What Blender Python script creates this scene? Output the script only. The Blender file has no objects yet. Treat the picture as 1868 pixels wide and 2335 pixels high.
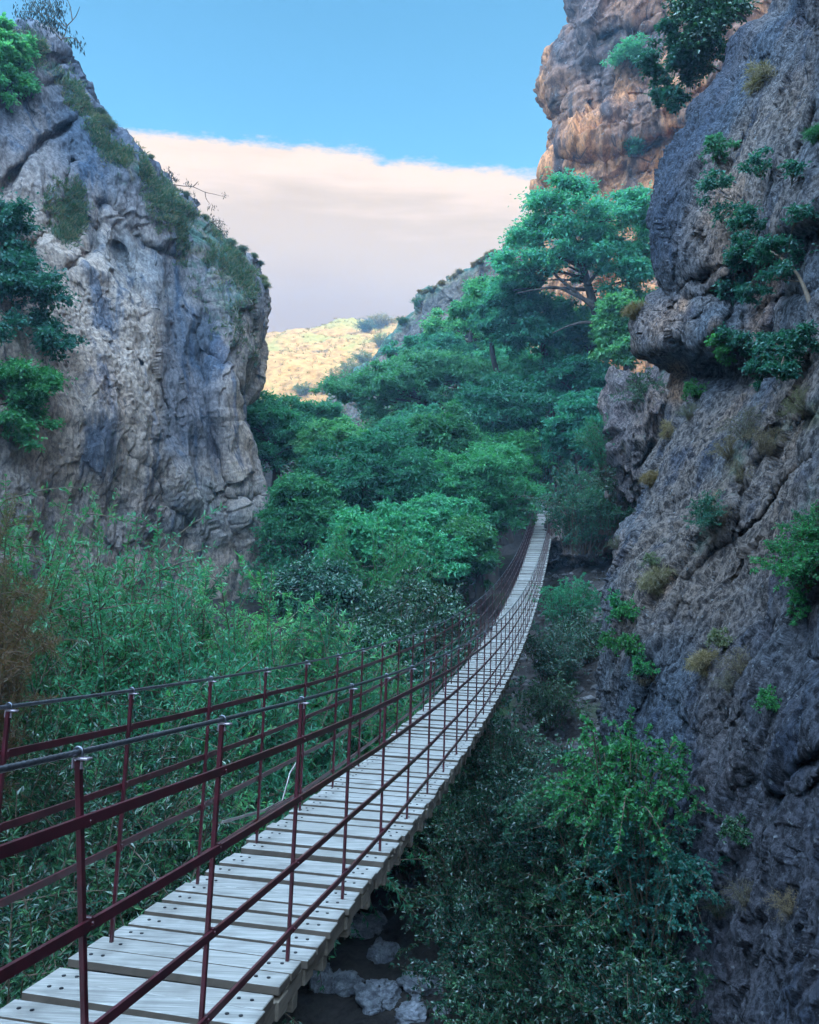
import bpy, bmesh, math, random
import numpy as np
from mathutils import Vector, Matrix

R = math.radians
scene = bpy.context.scene
COL = scene.collection
rng = np.random.default_rng(7)
random.seed(7)

# ------------------------------------------------------------------ camera
TH = -0.0565                       # pitch (looking slightly down)
FPX, CX, CY = 1875.0, 934.0, 1167.5
cam_d = bpy.data.cameras.new("camera")
cam = bpy.data.objects.new("camera", cam_d); COL.objects.link(cam)
cam.location = (0, 0, 0)
cam.rotation_euler = (math.pi / 2 + TH, 0, 0)
cam_d.sensor_fit = 'HORIZONTAL'; cam_d.sensor_width = 36.0
cam_d.lens = 36.0 * FPX / 1868.0
cam_d.clip_start = 0.05; cam_d.clip_end = 3000
scene.camera = cam

# ------------------------------------------------------------------ light
SUN_EL, SUN_AZ = R(30), R(99)     # azimuth clockwise from +Y (east = +X)
sun_dir = Vector((math.sin(SUN_AZ) * math.cos(SUN_EL), math.cos(SUN_AZ) * math.cos(SUN_EL), math.sin(SUN_EL)))
ld = bpy.data.lights.new("sun", 'SUN'); ld.energy = 2.0; ld.angle = R(0.5); ld.color = (1.0, 0.80, 0.52)
sun = bpy.data.objects.new("sun", ld); COL.objects.link(sun)
sun.rotation_euler = (-sun_dir).to_track_quat('-Z', 'Y').to_euler()
sun.location = sun_dir * 300

scene.view_settings.view_transform = 'Standard'
scene.view_settings.look = 'None'
scene.view_settings.exposure = 1.1
scene.view_settings.gamma = 1.0
scene.render.engine = 'CYCLES'
cy = scene.cycles
cy.use_denoising = True
cy.max_bounces = 5; cy.diffuse_bounces = 3; cy.glossy_bounces = 2
cy.transmission_bounces = 3; cy.transparent_max_bounces = 4; cy.volume_bounces = 0
cy.use_adaptive_sampling = True; cy.adaptive_threshold = 0.015
cy.sample_clamp_indirect = 4.0
cy.caustics_reflective = False; cy.caustics_refractive = False

# ---- node helpers
class NT:
    def __init__(s, tree): s.t = tree; s.n = tree.nodes; s.l = tree.links
    def node(s, typ, **kw):
        n = s.n.new(typ)
        for k, v in kw.items(): setattr(n, k, v)
        return n
    def set(s, sock, v):
        if hasattr(v, 'is_output') or isinstance(v, bpy.types.NodeSocket): s.l.new(v, sock)
        else:
            if isinstance(v, (tuple, list)) and len(v) == 3 and sock.type == 'RGBA': v = (*v, 1)
            sock.default_value = v
    def math(s, op, a, b=None, c=None, clamp=False):
        n = s.node('ShaderNodeMath', operation=op); n.use_clamp = clamp
        s.set(n.inputs[0], a)
        if b is not None: s.set(n.inputs[1], b)
        if c is not None: s.set(n.inputs[2], c)
        return n.outputs[0]
    def mix(s, f, a, b, blend='MIX'):
        n = s.node('ShaderNodeMix', data_type='RGBA', blend_type=blend)
        s.set(n.inputs[0], f); s.set(n.inputs[6], a); s.set(n.inputs[7], b)
        return n.outputs[2]
    def ramp(s, f, lo, hi, a=0.0, b=1.0):
        n = s.node('ShaderNodeMapRange'); n.interpolation_type = 'SMOOTHSTEP'
        s.set(n.inputs[0], f); s.set(n.inputs[1], lo); s.set(n.inputs[2], hi); s.set(n.inputs[3], a); s.set(n.inputs[4], b)
        return n.outputs[0]
    def noise(s, vec, scale, detail=6, rough=0.55, dist=0.0, col=False):
        n = s.node('ShaderNodeTexNoise'); s.set(n.inputs['Vector'], vec); n.inputs['Scale'].default_value = scale
        n.inputs['Detail'].default_value = detail; n.inputs['Roughness'].default_value = rough; n.inputs['Distortion'].default_value = dist
        return n.outputs[1 if col else 0]
    def mapping(s, vec, scale=(1, 1, 1), rot=(0, 0, 0), loc=(0, 0, 0)):
        n = s.node('ShaderNodeMapping'); s.set(n.inputs[0], vec)
        n.inputs['Scale'].default_value = scale; n.inputs['Rotation'].default_value = rot; n.inputs['Location'].default_value = loc
        return n.outputs[0]
    def attr(s, name):
        n = s.node('ShaderNodeAttribute', attribute_name=name); return n.outputs['Fac']

# ------------------------------------------------------------------ world: sky with a cloud bank
world = bpy.data.worlds.new("World"); scene.world = world; world.use_nodes = True
w = NT(world.node_tree); w.n.clear()
sky = w.node('ShaderNodeTexSky', sky_type='NISHITA'); sky.sun_disc = False
sky.sun_elevation = SUN_EL; sky.sun_rotation = SUN_AZ
sky.air_density = 1.0; sky.dust_density = 0.6; sky.ozone_density = 1.6
tc = w.node('ShaderNodeTexCoord')
sx = w.node('ShaderNodeSeparateXYZ'); w.set(sx.inputs[0], tc.outputs['Generated'])
az = w.math('ARCTAN2', sx.outputs[0], sx.outputs[1])
el = w.math('ARCSINE', sx.outputs[2])
ae = w.node('ShaderNodeCombineXYZ'); w.set(ae.inputs[0], az); w.set(ae.inputs[1], el)
flu = w.noise(w.mapping(ae.outputs[0], (6, 15, 1)), 1.7, 11, 0.62)
flu2 = w.noise(w.mapping(ae.outputs[0], (3, 22, 1), (0, 0, 0.06)), 2.0, 5, 0.5)
# edge: about 20.8 degrees, dipping to the right
slope = w.math('MULTIPLY', w.math('MAXIMUM', w.math('ADD', az, 0.12), 0.0), -0.115)
edge = w.math('ADD', w.math('ADD', slope, R(20.75)), w.math('MULTIPLY', w.math('SUBTRACT', flu, 0.5), R(1.9)))
below = w.math('SUBTRACT', edge, el)
mask = w.ramp(w.math('ADD', below, w.math('MULTIPLY', w.math('SUBTRACT', w.noise(w.mapping(ae.outputs[0], (9, 26, 1)), 6.0, 8, 0.7), 0.5), R(1.1))), R(-0.30), R(0.50))
mask = w.math('MULTIPLY', mask, w.ramp(w.math('ABSOLUTE', az), 1.5, 0.9))
grey = w.ramp(w.math('ADD', below, w.math('MULTIPLY', w.math('SUBTRACT', flu2, 0.5), R(7.5))), R(0.2), R(4.8))
grey2 = w.ramp(below, R(5), R(11))
ccol = w.mix(grey, (3.75, 2.75, 1.85), (2.75, 2.0, 1.22))
ccol = w.mix(grey2, ccol, (1.98, 1.33, .72))
tint = w.mix(1.0, sky.outputs[0], (0.41, 0.76, 0.73), 'MULTIPLY')
bgc = w.mix(mask, tint, ccol)
# added unseen bright cloud overhead and behind the viewpoint, lifting the gorge light
gen = w.node('ShaderNodeVectorMath', operation='NORMALIZE'); w.set(gen.inputs[0], tc.outputs['Generated'])
cn = w.noise(gen.outputs[0], 1.7, 6, 0.55)
backm = w.ramp(w.math('SUBTRACT', w.math('MULTIPLY', sx.outputs[2], 0.62), sx.outputs[1]), -0.30, 0.25)
fill_cloud = w.math('MULTIPLY', w.math('MULTIPLY', backm, w.ramp(cn, 0.36, 0.60)), w.ramp(sx.outputs[2], 0.12, 0.72))
bgc = w.mix(fill_cloud, bgc, (31, 46, 65))
bg = w.node('ShaderNodeBackground'); w.set(bg.inputs[0], bgc); bg.inputs[1].default_value = 0.15
wo = w.node('ShaderNodeOutputWorld'); w.l.new(bg.outputs[0], wo.inputs[0])

# ------------------------------------------------------------------ maths helpers
cT, sT = math.cos(TH), math.sin(TH)
def ray(px, py, D):
    """point at forward distance D (world Y) along the sight line of photo pixel px, py"""
    u = (np.asarray(px, float) - CX) / FPX; v = (CY - np.asarray(py, float)) / FPX
    y = cT - v * sT; z = sT + v * cT
    k = np.asarray(D, float) / y
    return np.stack([u * k, y * k, z * k], -1)
def toPx(P):
    X, Y, Z = P[..., 0], P[..., 1], P[..., 2]
    yf = Y * cT + Z * sT; zu = -Y * sT + Z * cT
    yf = np.where(np.abs(yf) < 1e-6, 1e-6, yf)
    return CX + FPX * X / yf, CY - FPX * zu / yf, yf

_perm = np.random.default_rng(3).permutation(512)
_g = np.random.default_rng(4).normal(size=(512, 3)); _g /= np.linalg.norm(_g, axis=1)[:, None]
_g = _g.astype(np.float32)
def perlin(P):
    P = np.asarray(P, np.float32); sh = P.shape[:-1]; P = P.reshape(-1, 3)
    I = np.floor(P).astype(np.int64); F = P - I
    W = F * F * F * (F * (F * 6 - 15) + 10)
    out = 0
    for dx in (0, 1):
        hx = _perm[(I[:, 0] + dx) & 511]
        wx = W[:, 0] if dx else 1 - W[:, 0]
        for dy in (0, 1):
            hy = _perm[(hx + I[:, 1] + dy) & 511]
            wy = W[:, 1] if dy else 1 - W[:, 1]
            for dz in (0, 1):
                h = _perm[(hy + I[:, 2] + dz) & 511]
                wz = W[:, 2] if dz else 1 - W[:, 2]
                g = _g[h]
                out = out + wx * wy * wz * (g[:, 0] * (F[:, 0] - dx) + g[:, 1] * (F[:, 1] - dy) + g[:, 2] * (F[:, 2] - dz))
    return (out * 1.5).reshape(sh)
def fbm(P, octv=5, gain=0.5, lac=2.03):
    P = np.asarray(P, float); a, s = 1.0, 0
    for i in range(octv):
        s = s + a * perlin(P + 17.3 * i); P = P * lac; a *= gain
    return s
def ridged(P, octv=4, gain=0.5):
    P = np.asarray(P, float); a, s = 1.0, 0
    for i in range(octv):
        s = s + a * (1 - 2 * np.abs(perlin(P + 9.1 * i))); P = P * 2.1; a *= gain
    return s
def billow(P, octv=4, gain=0.5):
    return -ridged(P, octv, gain)
def facet(P, k=1.0, seed=0):
    """broken rock: every random cell is its own tilted plane"""
    P = np.asarray(P, np.float32); sh = P.shape[:-1]; P = P.reshape(-1, 3) + 50.0 + seed * 7.7
    I = np.floor(P).astype(np.int64); best = np.full(len(P), 9e9, np.float32); val = np.zeros(len(P), np.float32)
    for dx in (-1, 0, 1):
        hx = _perm[(I[:, 0] + dx) & 511]
        for dy in (-1, 0, 1):
            hy = _perm[(hx + I[:, 1] + dy) & 511]
            for dz in (-1, 0, 1):
                h = _perm[(hy + I[:, 2] + dz) & 511]
                d = P - (I + np.array([dx, dy, dz]) + .5 + .48 * _g[h])
                q = (d * d).sum(1); m = q < best
                best = np.where(m, q, best)
                g2 = _g[(h + 131) & 511]
                val = np.where(m, (d * g2).sum(1) * k + .45 * _g[(h + 77) & 511][:, 0], val)
    return val.reshape(sh)
def sstep(x, a, b):
    t = np.clip((x - a) / (b - a), 0, 1); return t * t * (3 - 2 * t)
def segdist(px, py, pts):
    """distance to polyline and side (+ = right of travel direction in pixel space)"""
    best = np.full(px.shape, 1e9); side = np.zeros(px.shape)
    for (x0, y0), (x1, y1) in zip(pts[:-1], pts[1:]):
        dx, dy = x1 - x0, y1 - y0; L = dx * dx + dy * dy
        t = np.clip(((px - x0) * dx + (py - y0) * dy) / L, 0, 1)
        d = np.hypot(px - x0 - t * dx, py - y0 - t * dy)
        s = np.sign(dx * (py - y0) - dy * (px - x0))
        m = d < best; best[m] = d[m]; side[m] = s[m]
    return best, side

# ------------------------------------------------------------------ object helpers
def tag(o, label=None, cat=None, group=None, kind=None):
    if label: o['label'] = label
    if cat: o['category'] = cat
    if group: o['group'] = group
    if kind: o['kind'] = kind
    return o
def link(o, parent=None):
    COL.objects.link(o)
    if parent is not None: o.parent = parent
    return o
def empty(name, loc=(0, 0, 0), rz=0.0, sc=1.0):
    o = bpy.data.objects.new(name, None); o.empty_display_size = 0.2
    o.location = loc; o.rotation_euler = (0, 0, rz); o.scale = (sc, sc, sc) if np.isscalar(sc) else sc
    return link(o)
def mesh_np(name, V, F, mat=None, smooth=False, attrs=None, mats=None, midx=None):
    """V (N,3), F (M,3|4) int array, or list of such arrays"""
    Fs = F if isinstance(F, list) else [F]
    me = bpy.data.meshes.new(name)
    V = np.asarray(V, np.float32)
    me.vertices.add(len(V)); me.vertices.foreach_set('co', V.ravel())
    idx = np.concatenate([f.ravel() for f in Fs]).astype(np.int32)
    cnt = np.concatenate([np.full(len(f), f.shape[1]) for f in Fs]).astype(np.int32)
    me.loops.add(len(idx)); me.loops.foreach_set('vertex_index', idx)
    me.polygons.add(len(cnt))
    st = np.concatenate([[0], np.cumsum(cnt)[:-1]]).astype(np.int32)
    me.polygons.foreach_set('loop_start', st)
    try: me.polygons.foreach_set('loop_total', cnt)
    except Exception: pass
    me.polygons.foreach_set('use_smooth', np.full(len(cnt), bool(smooth)))
    if attrs:
        for k, a in attrs.items():
            at = me.attributes.new(k, 'FLOAT', 'POINT'); at.data.foreach_set('value', np.asarray(a, np.float32).ravel())
    for m in (mats or ([mat] if mat else [])): me.materials.append(m)
    if midx is not None: me.polygons.foreach_set('material_index', np.asarray(midx, np.int32))
    me.update(calc_edges=True); me.validate()
    return me
def obj(name, me, parent=None):
    return link(bpy.data.objects.new(name, me), parent)
def grid_faces(r, c):
    i = np.arange(r * c).reshape(r, c)
    return np.stack([i[:-1, :-1], i[:-1, 1:], i[1:, 1:], i[1:, :-1]], -1).reshape(-1, 4)
def grid_normals(P):
    du = np.gradient(P, axis=1); dv = np.gradient(P, axis=0)
    n = np.cross(du, dv); n /= np.linalg.norm(n, axis=-1, keepdims=True) + 1e-9
    return n

class MB:
    """collects boxes, tubes and sheets into one mesh"""
    def __init__(s): s.V = []; s.F4 = []; s.F3 = []; s.n = 0
    def add(s, V, F4=None, F3=None):
        V = np.asarray(V, float).reshape(-1, 3)
        if F4 is not None and len(F4): s.F4.append(np.asarray(F4) + s.n)
        if F3 is not None and len(F3): s.F3.append(np.asarray(F3) + s.n)
        s.V.append(V); s.n += len(V)
    def box(s, c, sz, M=None, bev=0.0):
        """box with chamfered vertical-free edges: c centre, sz full size, M 3x3 axes (columns)"""
        h = np.asarray(sz, float) / 2; M = np.eye(3) if M is None else np.asarray(M, float)
        if bev <= 0:
            q = np.array([[x, y, z] for z in (-1, 1) for y in (-1, 1) for x in (-1, 1)], float) * h
            F = [[0, 2, 3, 1], [4, 5, 7, 6], [0, 1, 5, 4], [2, 6, 7, 3], [0, 4, 6, 2], [1, 3, 7, 5]]
            s.add(q @ M.T + np.asarray(c), F)
        else:
            b = min(bev, h.min() * 0.9)
            rings = []
            for z, ins in ((-h[2], b), (-h[2] + b, 0), (h[2] - b, 0), (h[2], b)):
                x, y = h[0] - ins, h[1] - ins; k = b if ins == 0 else b * 0.6
                rings.append([[-x + k, -y, z], [x - k, -y, z], [x, -y + k, z], [x, y - k, z], [x - k, y, z], [-x + k, y, z], [-x, y - k, z], [-x, -y + k, z]])
            q = np.array(rings, float).reshape(-1, 3)
            F = [[r * 8 + i, r * 8 + (i + 1) % 8, (r + 1) * 8 + (i + 1) % 8, (r + 1) * 8 + i] for r in range(3) for i in range(8)]
            F += [[7, 2, 1, 0], [7, 6, 3, 2], [6, 5, 4, 3], [24 + 0, 24 + 1, 24 + 2, 24 + 7], [24 + 2, 24 + 3, 24 + 6, 24 + 7], [24 + 3, 24 + 4, 24 + 5, 24 + 6]]
            s.add(q @ M.T + np.asarray(c), F)
    def sweep(s, P, prof, up=(0, 0, 1), closed=True, cap=True):
        """sweep 2-D profile (k,2) [side, up] along path P (n,3); prof may be (n,k,2)"""
        P = np.asarray(P, float); n = len(P)
        T = np.gradient(P, axis=0); T /= np.linalg.norm(T, axis=1)[:, None] + 1e-12
        upv = np.broadcast_to(np.asarray(up, float), T.shape)
        S = np.cross(T, upv); ln = np.linalg.norm(S, axis=1)
        S[ln < 1e-4] = np.cross(T[ln < 1e-4], np.array([1.0, 0.3, 0])) if (ln < 1e-4).any() else 0
        S /= np.linalg.norm(S, axis=1)[:, None] + 1e-12
        U = np.cross(S, T)
        prof = np.asarray(prof, float)
        if prof.ndim == 2: prof = np.broadcast_to(prof, (n,) + prof.shape)
        k = prof.shape[1]
        V = P[:, None] + S[:, None] * prof[..., :1] + U[:, None] * prof[..., 1:]
        i = np.arange(n * k).reshape(n, k); j = np.roll(i, -1, axis=1)
        F = np.stack([i[:-1], j[:-1], j[1:], i[1:]], -1).reshape(-1, 4)
        s.add(V.reshape(-1, 3), F)
        if cap and k == 4: s.F4.append(np.array([[0, 3, 2, 1], [(n - 1) * k + q for q in (0, 1, 2, 3)]]) + s.n - n * k)
    def tube(s, P, r, k=6):
        a = np.arange(k) / k * 2 * np.pi
        r = np.broadcast_to(np.asarray(r, float), (len(P),))
        prof = np.stack([np.cos(a), np.sin(a)], -1)[None] * r[:, None, None]
        s.sweep(P, prof, cap=False)
    def mesh(s, name, mat, smooth=False):
        Fs = []
        if s.F4: Fs.append(np.concatenate(s.F4))
        if s.F3: Fs.append(np.concatenate(s.F3))
        return mesh_np(name, np.concatenate(s.V), Fs, mat, smooth)
    def build(s, name, mat, parent=None, smooth=False):
        return obj(name, s.mesh(name, mat, smooth), parent)

# ------------------------------------------------------------------ materials
def new_mat(name):
    m = bpy.data.materials.new(name); m.use_nodes = True
    t = NT(m.node_tree); t.n.clear()
    p = t.node('ShaderNodeBsdfPrincipled'); o = t.node('ShaderNodeOutputMaterial'); t.l.new(p.outputs[0], o.inputs[0])
    return m, t, p
def rock_mat(name, base, tan, dark, tan_amt=0.5, streak=0.5, orange=0.2, seed=0.0, tilt=(0, 0, 0), scale=1.0, bump=0.35, contrast=1.0, fscale=4.2, fstretch=1.0, hi=1.22, moss=(0.045, 0.12, 0.085), rustcol=(0.27, 0.145, 0.075)):
    m, t, p = new_mat(name)
    g = t.node('ShaderNodeNewGeometry').outputs['Position']
    v = t.mapping(g, (scale,) * 3, tilt, (seed, seed * 1.7, seed * .6))
    big = t.noise(v, 0.16, 5, 0.55)
    c = t.mix(t.ramp(big, 0.50 - tan_amt * .22, 0.72 - tan_amt * .22), base, tan)
    # mineral streaks running down the face
    vs = t.mapping(v, (1.0, 1.0, 0.10))
    st = t.noise(vs, 0.75, 6, 0.62, 0.6)
    c = t.mix(t.math('MULTIPLY', t.ramp(st, 0.52, 0.66), streak), c, dark)
    st2 = t.noise(t.mapping(v, (1, 1, 0.14), (0, 0, 0), (31, 7, 3)), 1.3, 6, 0.65, 0.4)
    c = t.mix(t.math('MULTIPLY', t.ramp(st2, 0.60, 0.74), 0.55), c, tuple(min(0.62, x * 1.55) for x in base))
    orr = t.noise(t.mapping(v, (1, 1, 0.5), (0, 0, 0), (5, 11, 23)), 0.42, 5, 0.6)
    c = t.mix(t.math('MULTIPLY', t.ramp(orr, 0.60 - .15 * orange, 0.74 - .15 * orange), min(1, orange * 1.4)), c, rustcol)
    c = t.mix(t.math('MULTIPLY', t.attr('rust'), 0.9), c, (0.31, 0.175, 0.105))
    c = t.mix(t.math('MULTIPLY', t.attr('stain_shade'), 0.85), c, dark)  # carries real stains plus painted shade and haze
    # speckle, pits and lichen
    fine = t.noise(t.mapping(v, (1, 1, fstretch)), fscale, 9, 0.74)
    c = t.mix(t.ramp(fine, 0.40, 0.62), t.mix(contrast, c, t.mix(1.0, c, (0.30, 0.30, 0.33), 'MULTIPLY')), t.mix(1.0, c, (hi, hi, hi * .985), 'MULTIPLY'))
    vor = t.node('ShaderNodeTexVoronoi', feature='DISTANCE_TO_EDGE'); t.set(vor.inputs['Vector'], t.mapping(v, (1, 1, .45))); vor.inputs['Scale'].default_value = 1.1
    wob = t.noise(v, 1.7, 4, 0.6)
    crack = t.math('MULTIPLY', t.ramp(vor.outputs[0], 0.03, 0.0), t.ramp(wob, 0.5, 0.62))
    c = t.mix(t.math('MULTIPLY', crack, 0.8), c, tuple(x * .35 for x in dark))
    li = t.noise(v, 9.0, 3, 0.6)
    c = t.mix(t.math('MULTIPLY', t.ramp(li, 0.62, 0.72), 0.6), c, (0.30, 0.32, 0.34))
    mo = t.noise(v, 1.9, 6, 0.65)
    mosc = t.mix(t.ramp(t.noise(v, 0.8, 4), .42, .62), moss, (0.17, 0.135, 0.08))
    mosc = t.mix(t.ramp(fine, .38, .62), t.mix(1.0, mosc, (.35, .38, .42), 'MULTIPLY'), t.mix(1.0, mosc, (1.35, 1.3, 1.25), 'MULTIPLY'))
    c = t.mix(t.math('MULTIPLY', t.ramp(t.math('ADD', t.attr('moss'), t.math('MULTIPLY', t.math('SUBTRACT', mo, 0.5), 1.5)), 0.35, 0.75), 0.85), c, mosc)
    t.set(p.inputs['Base Color'], c)
    p.inputs['Roughness'].default_value = 0.86
    p.inputs['Specular IOR Level'].default_value = 0.25
    b1 = t.node('ShaderNodeBump'); b1.inputs['Strength'].default_value = bump; b1.inputs['Distance'].default_value = 0.35
    hh = t.math('ADD', t.math('MULTIPLY', fine, 0.7), t.math('MULTIPLY', t.noise(v, 13, 6, 0.7), 0.35))
    hh = t.math('SUBTRACT', hh, t.math('MULTIPLY', crack, 0.35))
    t.set(b1.inputs['Height'], hh); t.l.new(b1.outputs[0], p.inputs['Normal'])
    return m
def leaf_mat(name, c1, c2, c3=None, rough=0.42, trans=0.35, spec=0.5, alt=0.12):
    m, t, p = new_mat(name)
    g = t.node('ShaderNodeNewGeometry'); ri = g.outputs['Random Per Island']
    oi = t.node('ShaderNodeObjectInfo')
    c = t.mix(ri, c1, c2)
    if c3: c = t.mix(t.ramp(t.math('FRACT', t.math('MULTIPLY', ri, 7.31)), 1 - alt, 1 - alt + .03), c, c3)
    br = t.math('ADD', 0.8, t.math('MULTIPLY', t.noise(g.outputs['Position'], 0.55, 3), 0.4))
    br = t.math('MULTIPLY', br, t.math('ADD', 0.76, t.math('MULTIPLY', oi.outputs['Random'], 0.5)))
    hv = t.math('FRACT', t.math('MULTIPLY', oi.outputs['Random'], 5.37))
    c = t.mix(hv, t.mix(1.0, c, (0.80, 0.92, 1.18), 'MULTIPLY'), t.mix(1.0, c, (1.28, 1.04, 0.84), 'MULTIPLY'))
    vm = t.node('ShaderNodeVectorMath', operation='SCALE'); t.set(vm.inputs[0], c); t.set(vm.inputs['Scale'], br)
    c = vm.outputs[0]
    t.set(p.inputs['Base Color'], c); p.inputs['Roughness'].default_value = rough; p.inputs['Specular IOR Level'].default_value = spec
    tr = t.node('ShaderNodeBsdfTranslucent')
    t.set(tr.inputs[0], t.mix(1.0, c, (1.3, 1.5, 0.7), 'MULTIPLY'))
    ms = t.node('ShaderNodeMixShader'); ms.inputs[0].default_value = trans
    t.l.new(p.outputs[0], ms.inputs[1]); t.l.new(tr.outputs[0], ms.inputs[2])
    o = [n for n in t.n if n.type == 'OUTPUT_MATERIAL'][0]; t.l.new(ms.outputs[0], o.inputs[0])
    return m
def simple_mat(name, col, rough=0.6, metal=0.0, spec=0.5, var=0.25, vscale=8.0, bump=0.0, stretch=(1, 1, 1)):
    m, t, p = new_mat(name)
    oc = t.node('ShaderNodeTexCoord').outputs['Object']
    v = t.mapping(oc, stretch)
    n = t.noise(v, vscale, 6, 0.6)
    c = t.mix(t.ramp(n, 0.3, 0.7), tuple(x * (1 - var) for x in col), tuple(min(1, x * (1 + var)) for x in col))
    t.set(p.inputs['Base Color'], c); p.inputs['Roughness'].default_value = rough
    p.inputs['Metallic'].default_value = metal; p.inputs['Specular IOR Level'].default_value = spec
    if bump:
        b = t.node('ShaderNodeBump'); b.inputs['Strength'].default_value = bump; b.inputs['Distance'].default_value = 0.05
        t.set(b.inputs['Height'], n); t.l.new(b.outputs[0], p.inputs['Normal'])
    return m

M_ROCK_L = rock_mat('rock_west', (0.185, 0.185, 0.185), (0.31, 0.245, 0.20), (0.030, 0.058, 0.100), 0.8, 0.8, 0.10, 2.0, contrast=.48, bump=.3, fscale=7.0, fstretch=.6, hi=1.45)
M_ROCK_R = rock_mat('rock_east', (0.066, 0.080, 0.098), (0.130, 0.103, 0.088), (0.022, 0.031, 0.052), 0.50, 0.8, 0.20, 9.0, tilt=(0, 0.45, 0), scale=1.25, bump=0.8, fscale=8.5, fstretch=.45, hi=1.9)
M_ROCK_F = rock_mat('rock_far', (0.32, 0.150, 0.085), (0.50, 0.20, 0.080), (0.06, 0.058, 0.066), 0.9, 0.9, 0.4, 17.0, scale=0.42, bump=0.6, contrast=.8, fstretch=.6, hi=1.3)
M_ROCK_M = rock_mat('rock_ridge', (0.095, 0.085, 0.075), (0.155, 0.115, 0.075), (0.035, 0.034, 0.038), 0.6, 0.6, 0.25, 26.0, scale=0.5, bump=0.5, contrast=.7)
M_BOULDER = rock_mat('rock_boulder', (0.31, 0.33, 0.37), (0.34, 0.33, 0.33), (0.12, 0.12, 0.14), 0.4, 0.5, 0.0, 40.0, scale=1.8, bump=0.5, contrast=.6)

M_BARK = simple_mat('bark', (0.07, 0.055, 0.045), 0.9, var=0.45, vscale=5, bump=0.8, stretch=(1, 1, .3))
M_BARK_PALE = simple_mat('bark_dead', (0.33, 0.31, 0.28), 0.85, var=0.3, vscale=6, bump=0.4)
M_TWIG = simple_mat('twig', (0.10, 0.07, 0.045), 0.85, var=0.3, vscale=9)
M_LEAF_FAR = leaf_mat('leaf_slope_tree', (0.050, 0.230, 0.150), (0.100, 0.360, 0.200), (0.16, 0.40, 0.21), trans=.45, spec=.25)
M_LEAF_MID = leaf_mat('leaf_gorge_tree', (0.030, 0.180, 0.095), (0.060, 0.290, 0.135), (0.10, 0.36, 0.16), rough=0.4, trans=.42, spec=.3)
M_LEAF_WIL = leaf_mat('leaf_willow', (0.042, 0.220, 0.115), (0.085, 0.340, 0.165), (0.16, 0.40, 0.22), rough=0.34, spec=0.5, trans=.4)
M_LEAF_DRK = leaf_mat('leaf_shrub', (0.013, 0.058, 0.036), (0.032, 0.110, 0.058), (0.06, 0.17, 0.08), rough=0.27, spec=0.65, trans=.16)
M_LEAF_BRI = leaf_mat('leaf_bright', (0.028, 0.17, 0.065), (0.055, 0.27, 0.085), (0.035, 0.13, 0.08), rough=0.38, alt=0.3, spec=.35, trans=.4)
M_LEAF_IVY = leaf_mat('leaf_ivy', (0.022, 0.110, 0.080), (0.045, 0.180, 0.110), (0.07, 0.23, 0.13), rough=0.36, spec=.35)
M_LEAF_OLV = leaf_mat('leaf_slope_olive', (0.060, 0.220, 0.110), (0.115, 0.330, 0.150), (0.17, 0.36, 0.17), trans=.45, spec=.25)
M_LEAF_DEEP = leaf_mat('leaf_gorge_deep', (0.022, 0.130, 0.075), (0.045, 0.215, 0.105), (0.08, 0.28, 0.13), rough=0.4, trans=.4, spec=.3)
M_LEAF_SIL = leaf_mat('leaf_summit', (0.015, 0.035, 0.03), (0.03, 0.06, 0.045), trans=.06, spec=.2)
M_LEAF_YEL = leaf_mat('leaf_yellowing', (0.095, 0.125, 0.062), (0.145, 0.16, 0.085), (0.07, 0.12, 0.06))
M_LEAF_TAM = leaf_mat('leaf_feathery', (0.055, 0.105, 0.035), (0.12, 0.12, 0.05), (0.19, 0.13, 0.075), alt=0.35)
M_LEAF_TAMB = leaf_mat('leaf_feathery_brown', (0.15, 0.095, 0.055), (0.22, 0.14, 0.08), (0.10, 0.11, 0.05), alt=0.25)
M_GRASS = leaf_mat('grass_dry_green', (0.055, 0.15, 0.098), (0.13, 0.19, 0.115), (0.24, 0.22, 0.15), alt=0.3, rough=0.6, spec=0.3)
M_BRUSH = leaf_mat('brush_dry', (0.075, 0.085, 0.055), (0.13, 0.12, 0.075), (0.20, 0.18, 0.12), rough=.6, spec=.25, alt=.3)
M_STRAW = leaf_mat('grass_straw', (0.20, 0.165, 0.095), (0.27, 0.22, 0.13), (0.15, 0.14, 0.075), rough=0.6, spec=0.3)
M_HILLBUSH = leaf_mat('leaf_hill_bush', (0.10, 0.14, 0.05), (0.16, 0.19, 0.075), (0.2, 0.2, 0.1), rough=0.6, spec=0.2)

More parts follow.
